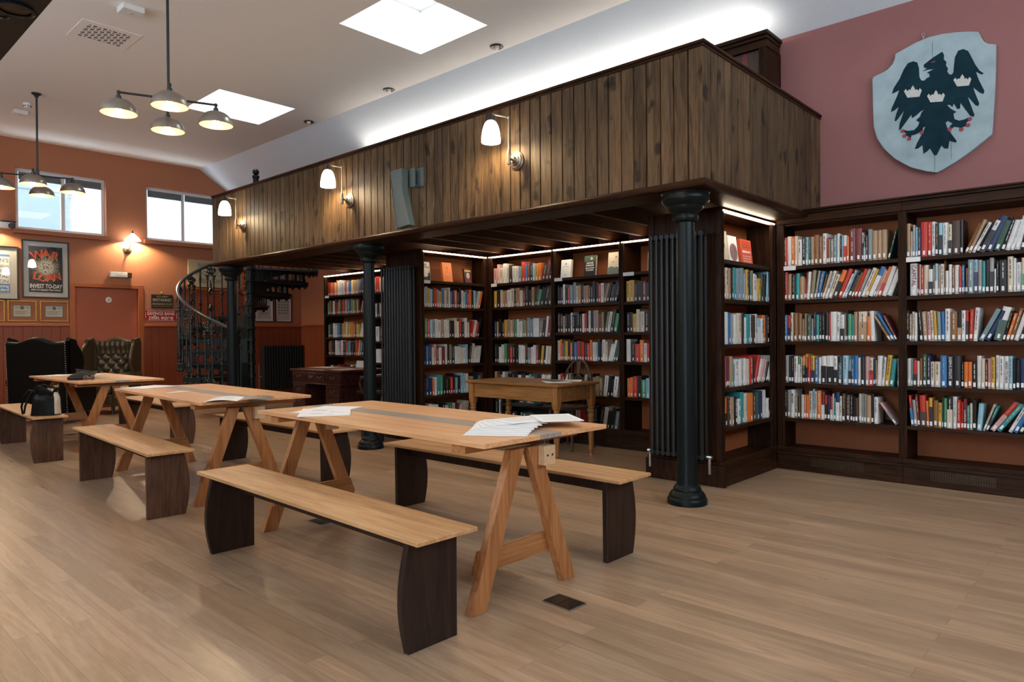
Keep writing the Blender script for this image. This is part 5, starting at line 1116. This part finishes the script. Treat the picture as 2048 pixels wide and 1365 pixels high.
# ------------------------------------------------------------------ shield
SHIELD=[(-0.488,0.334),(-0.473,0.352),(-0.409,0.367),(-0.366,0.384),(-0.329,0.419),(-0.311,0.462),(-0.305,0.501),(-0.241,0.523),(-0.149,0.553),(-0.06,0.569),(0.038,0.567),(0.133,0.553),(0.226,0.531),(0.291,0.509),(0.307,0.463),(0.327,0.42),(0.352,0.396),(0.405,0.376),(0.403,0.18),(0.395,-0.03),(0.384,-0.219),(0.377,-0.324),(0.323,-0.366),(0.232,-0.435),(0.13,-0.499),(0.044,-0.545),(0.0,-0.563),(-0.073,-0.542),(-0.193,-0.488),(-0.317,-0.391),(-0.401,-0.289),(-0.454,-0.191),(-0.48,-0.079),(-0.485,0.122)]
EAGLE=[(0.042,0.42),(0.054,0.389),(0.051,0.357),(0.07,0.329),(0.066,0.303),(0.082,0.271),(0.075,0.251),(0.089,0.223),(0.108,0.215),(0.12,0.233),(0.122,0.277),(0.13,0.351),(0.153,0.397),(0.188,0.4),(0.221,0.375),(0.243,0.32),(0.271,0.248),(0.298,0.197),(0.325,0.169),(0.311,0.162),(0.272,0.196),(0.293,0.123),(0.329,0.029),(0.322,0.007),(0.297,0.023),(0.255,0.074),(0.265,0.033),(0.294,-0.06),(0.288,-0.082),(0.27,-0.072),(0.218,0.009),(0.229,-0.033),(0.262,-0.144),(0.257,-0.161),(0.233,-0.147),(0.167,-0.028),(0.164,-0.073),(0.145,-0.073),(0.12,-0.021),(0.112,-0.05),(0.091,-0.026),(0.074,-0.024),(0.098,-0.058),(0.138,-0.094),(0.118,-0.106),(0.126,-0.15),(0.159,-0.17),(0.201,-0.166),(0.219,-0.158),(0.242,-0.172),(0.237,-0.189),(0.213,-0.19),(0.205,-0.202),(0.228,-0.212),(0.228,-0.234),(0.207,-0.224),(0.185,-0.225),(0.182,-0.257),(0.163,-0.248),(0.159,-0.225),(0.121,-0.211),(0.097,-0.234),(0.083,-0.226),(0.093,-0.2),(0.112,-0.182),(0.079,-0.155),(0.062,-0.166),(0.078,-0.219),(0.14,-0.33),(0.135,-0.343),(0.089,-0.318),(0.081,-0.38),(0.054,-0.375),(0.033,-0.348),(-0.002,-0.42),(-0.019,-0.417),(-0.05,-0.355),(-0.068,-0.374),(-0.097,-0.391),(-0.104,-0.317),(-0.137,-0.339),(-0.162,-0.339),(-0.142,-0.287),(-0.097,-0.205),(-0.082,-0.166),(-0.1,-0.171),(-0.105,-0.215),(-0.122,-0.205),(-0.152,-0.217),(-0.186,-0.221),(-0.19,-0.249),(-0.211,-0.25),(-0.209,-0.219),(-0.241,-0.221),(-0.248,-0.203),(-0.223,-0.193),(-0.259,-0.174),(-0.251,-0.156),(-0.213,-0.176),(-0.167,-0.179),(-0.137,-0.152),(-0.126,-0.122),(-0.151,-0.099),(-0.121,-0.076),(-0.111,-0.046),(-0.093,-0.023),(-0.121,-0.036),(-0.151,-0.06),(-0.18,-0.077),(-0.186,-0.045),(-0.212,-0.079),(-0.268,-0.153),(-0.281,-0.154),(-0.274,-0.1),(-0.24,0.002),(-0.274,-0.042),(-0.303,-0.076),(-0.314,-0.068),(-0.3,-0.014),(-0.281,0.042),(-0.315,0.019),(-0.342,0.012),(-0.336,0.041),(-0.294,0.135),(-0.277,0.183),(-0.312,0.17),(-0.333,0.167),(-0.32,0.21),(-0.273,0.279),(-0.241,0.351),(-0.211,0.394),(-0.17,0.4),(-0.14,0.381),(-0.128,0.332),(-0.125,0.258),(-0.112,0.225),(-0.09,0.216),(-0.071,0.233),(-0.049,0.239),(-0.053,0.265),(-0.07,0.278),(-0.021,0.293),(-0.061,0.301),(-0.102,0.296),(-0.07,0.313),(-0.093,0.328),(-0.092,0.35),(-0.06,0.37),(-0.021,0.393),(0.018,0.41)]
CROWNS=[[(-0.24,0.164),(-0.226,0.18),(-0.213,0.158),(-0.203,0.17),(-0.191,0.163),(-0.185,0.179),(-0.173,0.197),(-0.161,0.173),(-0.155,0.154),(-0.143,0.158),(-0.133,0.142),(-0.121,0.161),(-0.107,0.14),(-0.125,0.091),(-0.214,0.104)],[(-0.069,0.083),(-0.055,0.099),(-0.044,0.077),(-0.034,0.089),(-0.022,0.082),(-0.016,0.099),(-0.004,0.116),(0.007,0.093),(0.013,0.074),(0.025,0.078),(0.034,0.062),(0.046,0.081),(0.059,0.06),(0.042,0.012),(-0.044,0.025)],[(0.119,0.168),(0.133,0.183),(0.144,0.162),(0.153,0.173),(0.164,0.166),(0.17,0.182),(0.181,0.199),(0.192,0.176),(0.198,0.158),(0.209,0.161),(0.218,0.146),(0.229,0.165),(0.242,0.144),(0.225,0.097),(0.144,0.11)]]
CLAWS=[(-0.251,-0.17),(-0.239,-0.214),(-0.202,-0.246),(-0.109,-0.212),(0.231,-0.173),(0.219,-0.218),(0.173,-0.244),(0.091,-0.224)]
EYE=[(-0.043,0.357),(-0.011,0.359),(-0.008,0.349),(-0.033,0.35)]

t=thing('heraldic_shield','silver painted shield with a dark eagle and three crowns on the rose wall','shield',(XW,1.3,3.1),-PI/2)
b=MB().prism(SHIELD,-.045,-.005,'xz').build('board',M['shieldp'],t,bevel=.004)
MB().prism(EAGLE,-.0475,-.045,'xz').build('eagle',M['eagle'],t)
for c in CROWNS: MB().prism(c,-.0495,-.0475,'xz').build('crown',M['crownp'],t)
for x,z in CLAWS: MB().lathe([(.016,-.0475),(.016,-.0495)],x,0,z,n=10,axis='y').build('claw',M['claw'],t)
MB().prism(EYE,-.0495,-.0475,'xz').build('eye',M['claw'],t)
m=MB();m.box(-.031,-.029,-.0462,-.0448,.30,.52);m.box(-.017,-.015,-.0462,-.0448,-.55,-.33);m.box(.10,.102,-.0462,-.0448,-.47,-.20);m.build('board_joint',M['ink'],b)
m=MB();m.tube([(-.10,-.02,.57),(-.10,-.02,.60)],.006);m.tube([(-.10+.012*math.cos(q*PI/5),-.02,.61+.012*math.sin(q*PI/5)) for q in range(10)],.003,closed=True);m.build('hanging_eye',M['steel'],t)
# ------------------------------------------------------------------ pictures and signs on the end wall
def framed(name,label,x0,x1,z0,z1,fr,fw,mat,mount=None,mw=.05,cat='picture',group=None,y=YF,glass=True):
    t=thing(name,label,cat,((x0+x1)/2,y,(z0+z1)/2),0,group);w,h=(x1-x0)/2,(z1-z0)/2
    m=MB();m.box(-w,-w+fw,-.03,0,-h,h);m.box(w-fw,w,-.03,0,-h,h);m.box(-w+fw,w-fw,-.03,0,-h,-h+fw);m.box(-w+fw,w-fw,-.03,0,h-fw,h);m.build('frame',fr,t,bevel=.003)
    if mount: MB().box(-w+fw,w-fw,-.010,-.004,-h+fw,h-fw).build('mount',mount,t)
    e=fw+(mw if mount else 0);p=MB().box(-w+e,w-e,-.0125,-.008,-h+e,h-e).build('print',mat,t)
    if glass: MB().box(-w+fw,w-fw,-.021,-.0195,-h+fw,h-fw).build('glazing',M['pglass'],t)
    return t,p,w-e,h-e
UP=(PI/2,0,0)
t,p,w,h=framed('framed_poster','framed war loan poster with red lettering on black, left of the door',2.955,3.635,1.915,2.88,M['blackw'],.022,M['ink'],M['mount'],.075)
m=MB();rr=random.Random(2)
for k in range(90):
    a=2*PI*k/90+rr.uniform(-.02,.02);r0=rr.uniform(.05,.09);r1=rr.uniform(.14,.36);c,s=math.cos(a),math.sin(a)
    r1=min(r1,(w-.005)/max(abs(c),1e-3),((h-.12) if s<0 else h-.005)/max(abs(s),1e-3))
    ex=.0028
    m.add([(c*r0-s*ex,-.0131,s*r0+c*ex+.03),(c*r0+s*ex,-.0131,s*r0-c*ex+.03),(c*r1,-.0131,min(s*r1+.03,h-.003))],[(0,1,2)])
m.build('burst',M['paperc'],p,fix=False)
m=MB();m.lathe([(.065,-.0128),(.065,-.0135)],0,0,.03,n=24,axis='y');m.build('burst_centre',M['mount'],p)
for dx,mm,yy in ((.006,M['goldp'],-.0140),(0,M['redp'],-.0148)):
    for i,(ch,x,z,ro) in enumerate((('W',-.125,.235,.28),('A',0,.265,0),('R',.125,.235,-.28))): put_text('lettering',ch,.185,mm,p,(x+dx,yy,z-dx),(PI/2,ro*-1,0))
    for i,(ch,x,z,ro) in enumerate((('L',-.15,-.115,-.2),('O',-.055,-.145,-.08),('A',.055,-.14,.08),('N',.155,-.115,.2))): put_text('lettering',ch,.165,mm,p,(x+dx,yy,z-dx),(PI/2,ro*-1,0))
put_text('lettering','5%',.085,M['ink'],p,(0,-.0142,.03),UP)
put_text('lettering','INVEST TO-DAY',.092,M['paper'],p,(0,-.0142,-.285),UP,sx=.70,sy=1.05)
put_text('lettering','APPLY AT NEAREST POST OFFICE',.036,M['paper'],p,(0,-.0142,-.348),UP,sx=.80)
t,p,w,h=framed('framed_poster','pale framed advertising poster cut off by the left picture edge',2.20,2.91,1.87,2.745,M['blackw'],.022,M['paper'],M['mount'],.10)
for s_,z,sz,mm in (("LONDON'S",.20,.085,M['inkg']),('decision',.11,.075,M['inkg']),('CREDIT:',.03,.085,M['inkg']),('ROYAL',-.055,.08,M['inkg']),('OPINION',-.14,.08,M['inkg'])): put_text('lettering',s_,sz,mm,p,(w-.012,-.0131,z),UP,'RIGHT')
MB().box(-w,w,-.0131,-.0125,-h,-h+.14).build('blue_band',M['bluep'],p);put_text('lettering','Evening',.062,M['paper'],p,(w-.012,-.0137,-h+.10),UP,'RIGHT');put_text('lettering','Standard',.062,M['paper'],p,(w-.012,-.0137,-h+.04),UP,'RIGHT')
MB().box(-w,w,-.0131,-.0125,h-.05,h-.015).build('blue_band',M['bluep'],p)
def cert(label,x0,x1,ink):
    t,p,w,h=framed('framed_certificate',label,x0,x1,1.52,1.865,M['gold'],.018,M['paperc'],M['terra'],.055,'certificate','framed share certificates under the posters')
    m=MB();b=.012
    m.box(-w,w,-.0130,-.0125,h-b,h);m.box(-w,w,-.0130,-.0125,-h,-h+b);m.box(-w,-w+b,-.013,-.0125,-h,h);m.box(w-b,w,-.013,-.0125,-h,h)
    m.build('border',ink,p)
    m=MB();m.lathe([(.03,-.0126),(.03,-.0131)],0,0,h-.045,n=18,axis='y')
    for k in range(6): m.box(-w+.03,w-.03-(k%3)*.03,-.0131,-.0126,-.0-k*.012,.004-k*.012)
    m.box(-w+.03,-.05,-.0131,-.0126,h-.05,h-.04);m.box(.05,w-.03,-.0131,-.0126,h-.05,h-.04)
    m.build('engraving',ink,p)
cert('gilt framed certificate with blue border, next to the door',3.20,3.615,M['inkb']);cert('gilt framed certificate with green print, second from the door',2.75,3.155,M['inkg']);cert('gilt framed certificate cut off by the left picture edge',2.31,2.715,M['inkg'])
# metal wall signs
t=thing('wall_sign','small black slate sign with white lettering hanging right of the door','sign',(5.155,YF,1.92))
MB().box(-.19,.19,-.03,0,-.125,.125).build('board',M['signb'],t,bevel=.003)
for s_,z,sz in (('G.P.O. AGENCY',.085,.035),('BRITANNIC',.02,.078),('ASSURANCE CO.LD',-.055,.048)): put_text('lettering',s_,sz,M['signc'],t,(0,-.0306,z),UP,sx=.85)
m=MB();m.box(-.17,.17,-.0306,-.03,-.102,-.098);m.build('rule',M['signc'],t)
m=MB();m.lathe([(.016,0),(.018,-.02),(.01,-.03)],0,0,.16,n=12,axis='y');m.build('hook',M['rawend'],t)
t=thing('wall_sign','red enamel savings bank sign with white English and Bengali lettering','sign',(5.14,YF,1.65))
c=.035;w,h=.29,.098
MB().prism([(-w+c,-h),(w-c,-h),(w,-h+c),(w,h-c),(w-c,h),(-w+c,h),(-w,h-c),(-w,-h+c)],-.012,0,'xz').build('plate',M['enamel'],t)
m=MB();b=.006
for a,q in (((-w+c+.01,-h+.012),(w-c-.01,-h+.012)),((-w+c+.01,h-.012),(w-c-.01,h-.012))): m.box(a[0],q[0],-.013,-.012,a[1]-b/2,a[1]+b/2)
for s in (-1,1): m.box(s*(w-.012)-b/2,s*(w-.012)+b/2,-.013,-.012,-h+c+.01,h-c-.01)
m.build('border_line',M['enamelw'],t)
put_text('lettering','SAVINGS BANK',.088,M['enamelw'],t,(0,-.0126,.035),UP,sx=.82);put_text('lettering','েসিভং বযাঙক',.085,M['enamelw'],t,(0,-.0126,-.05),UP,sx=.9)
t=thing('wall_sign','large cream stone bank sign behind the staircase railing','sign',(6.10,YF,2.50))
MB().box(-.46,.46,-.03,0,-.30,.25).build('board',M['signc'],t,bevel=.004)
for s_,z in (('NATIONAL',.14),('PROVINCIAL',-.01),('BANK',-.16)): put_text('lettering',s_,.13,M['inkg'],t,(0,-.0306,z),UP,sx=.85 if s_!='BANK' else 1.2)
t=thing('trim_board','dark recess panel in the end wall behind the staircase','panel',(5.85,YF,1.49),kind='structure')
MB().box(-.36,.90,-.012,0,0,.68).build('panel',M['wains'],t);MB().box(-.39,.94,-.03,0,.68,.73).build('head',M['frame_o'],t)
t,p,w,h=framed('framed_poster','narrow red framed poster glimpsed behind the stair newel',6.66,6.96,2.10,2.68,M['blackw'],.018,BM['o'],M['mount'],.03)
m=MB()
for k in range(4): m.lathe([(.05,-.013),(.05,-.0136)],0,0,.17-k*.11,n=14,axis='y')
m.build('poster_art',M['ink'],p)
t,p,w,h=framed('framed_print','black framed engraving under the stairs, nearer the newel','' and 0 or 6.98,7.41,1.55,2.12,M['blackw'],.015,M['mount'],M['paper'],.05)
m=MB();m.prism([(-.06,-.03),(.06,-.03),(.05,.06),(.02,.09),(-.03,.08),(-.055,.05)],-.0133,-.0125,'xz')
for k in range(3): m.box(-.1,.1,-.0133,-.0125,-.09-k*.025,-.082-k*.025)
m.build('engraving',M['inkg'],p)
t,p,w,h=framed('framed_print','black framed sheet of small engravings under the stairs, nearer the bookcases',7.45,7.83,1.55,2.16,M['blackw'],.015,M['mount'],M['paper'],.03)
m=MB()
for i in range(4):
    for j in range(6): m.box(-.12+i*.066,-.08+i*.066,-.0133,-.0125,.17-j*.06,.205-j*.06)
m.build('engraving',M['inkg'],p)
# emergency light box and security camera
t=thing('emergency_wall_lamp','white emergency light box above the door','light fitting',(4.445,YF,2.375))
MB().box(-.175,.10,-.07,0,-.045,.045).build('housing',M['plastic'],t,bevel=.005);MB().box(.10,.175,-.07,0,-.045,.045).build('end_cap',M['grate'],t,bevel=.005);MB().box(-.08,.09,-.074,-.07,-.012,.03).build('diffuser',M['enamelw'],t)
t=thing('security_camera','white security camera on the end wall at the left picture edge','camera',(2.72,YF,3.08))
MB().box(-.10,.10,-.16,0,-.06,.04).build('housing',M['plastic'],t,bevel=.01);MB().box(-.06,.13,-.20,-.02,.045,.06).build('hood',M['gunm'],t);m=MB();m.lathe([(.045,-.16),(.045,-.19),(.03,-.195)],.07,0,-.02,n=18,axis='y');m.build('lens',M['gunm'],t)
# ------------------------------------------------------------------ camera
f_=1388.2;yaw,pit,rol=R(47.352),R(-.44962),R(.47448)
def cam_dir(rt,up,fw):
    cr,sr=math.cos(rol),math.sin(rol);rt,up=rt*cr+up*sr,up*cr-rt*sr
    cp,sp=math.cos(pit),math.sin(pit);fw,up=fw*cp-up*sp,up*cp+fw*sp
    cy,sy=math.cos(yaw),math.sin(yaw);return Vector((rt*cy+fw*sy,-rt*sy+fw*cy,up))
X=cam_dir(1,0,0);Y=cam_dir(0,1,0);Z=-cam_dir(0,0,1)
cd=bpy.data.cameras.new('camera');cd.sensor_width=36;cd.lens=36*f_/2048;cd.clip_start=.05;cd.clip_end=200
co=bpy.data.objects.new('camera',cd);COL.objects.link(co)
mw=Matrix.Identity(4)
for i in range(3): mw[i][0],mw[i][1],mw[i][2]=X[i],Y[i],Z[i]
mw[2][3]=1.22;co.matrix_world=mw;SC.camera=co
# ------------------------------------------------------------------ light
W=bpy.data.worlds.new('sky');SC.world=W;W.use_nodes=True;bg=W.node_tree.nodes['Background'];bg.inputs['Color'].default_value=(.77,.89,1.0,1);bg.inputs['Strength'].default_value=6.0
def portal(name,loc,rot,sx,sy):
    l=bpy.data.lights.new(name,'AREA');l.shape='RECTANGLE';l.size=sx;l.size_y=sy;l.cycles.is_portal=True
    o=bpy.data.objects.new(name,l);COL.objects.link(o);o.location=loc;o.rotation_euler=rot
for i,(a,b,p,q) in enumerate(SKY): portal('skylight_portal',((a+b)/2,(p+q)/2,CZ+.62),(0,0,0),b-a,q-p)
for a,b,p,q in LW: portal('street_portal',(XL-.21,(a+b)/2,(p+q)/2),(0,-PI/2,0),q-p,b-a)
for a,b,p,q in WIN: portal('end_portal',((a+b)/2,YF+.25,(p+q)/2),(-PI/2,0,0),b-a,q-p)
portal('rear_portal',(2.9,YN-.21,3.3),(PI/2,0,0),5.0,1.6)
SC.view_settings.view_transform='Standard';SC.view_settings.look='None';SC.view_settings.gamma=1;SC.view_settings.use_curve_mapping=False;SC.view_settings.exposure=0.84
cy=SC.cycles;cy.use_denoising=True;cy.max_bounces=7;cy.diffuse_bounces=4;cy.glossy_bounces=3;cy.transmission_bounces=4;cy.transparent_max_bounces=8;cy.sample_clamp_indirect=6;cy.caustics_reflective=False;cy.caustics_refractive=False
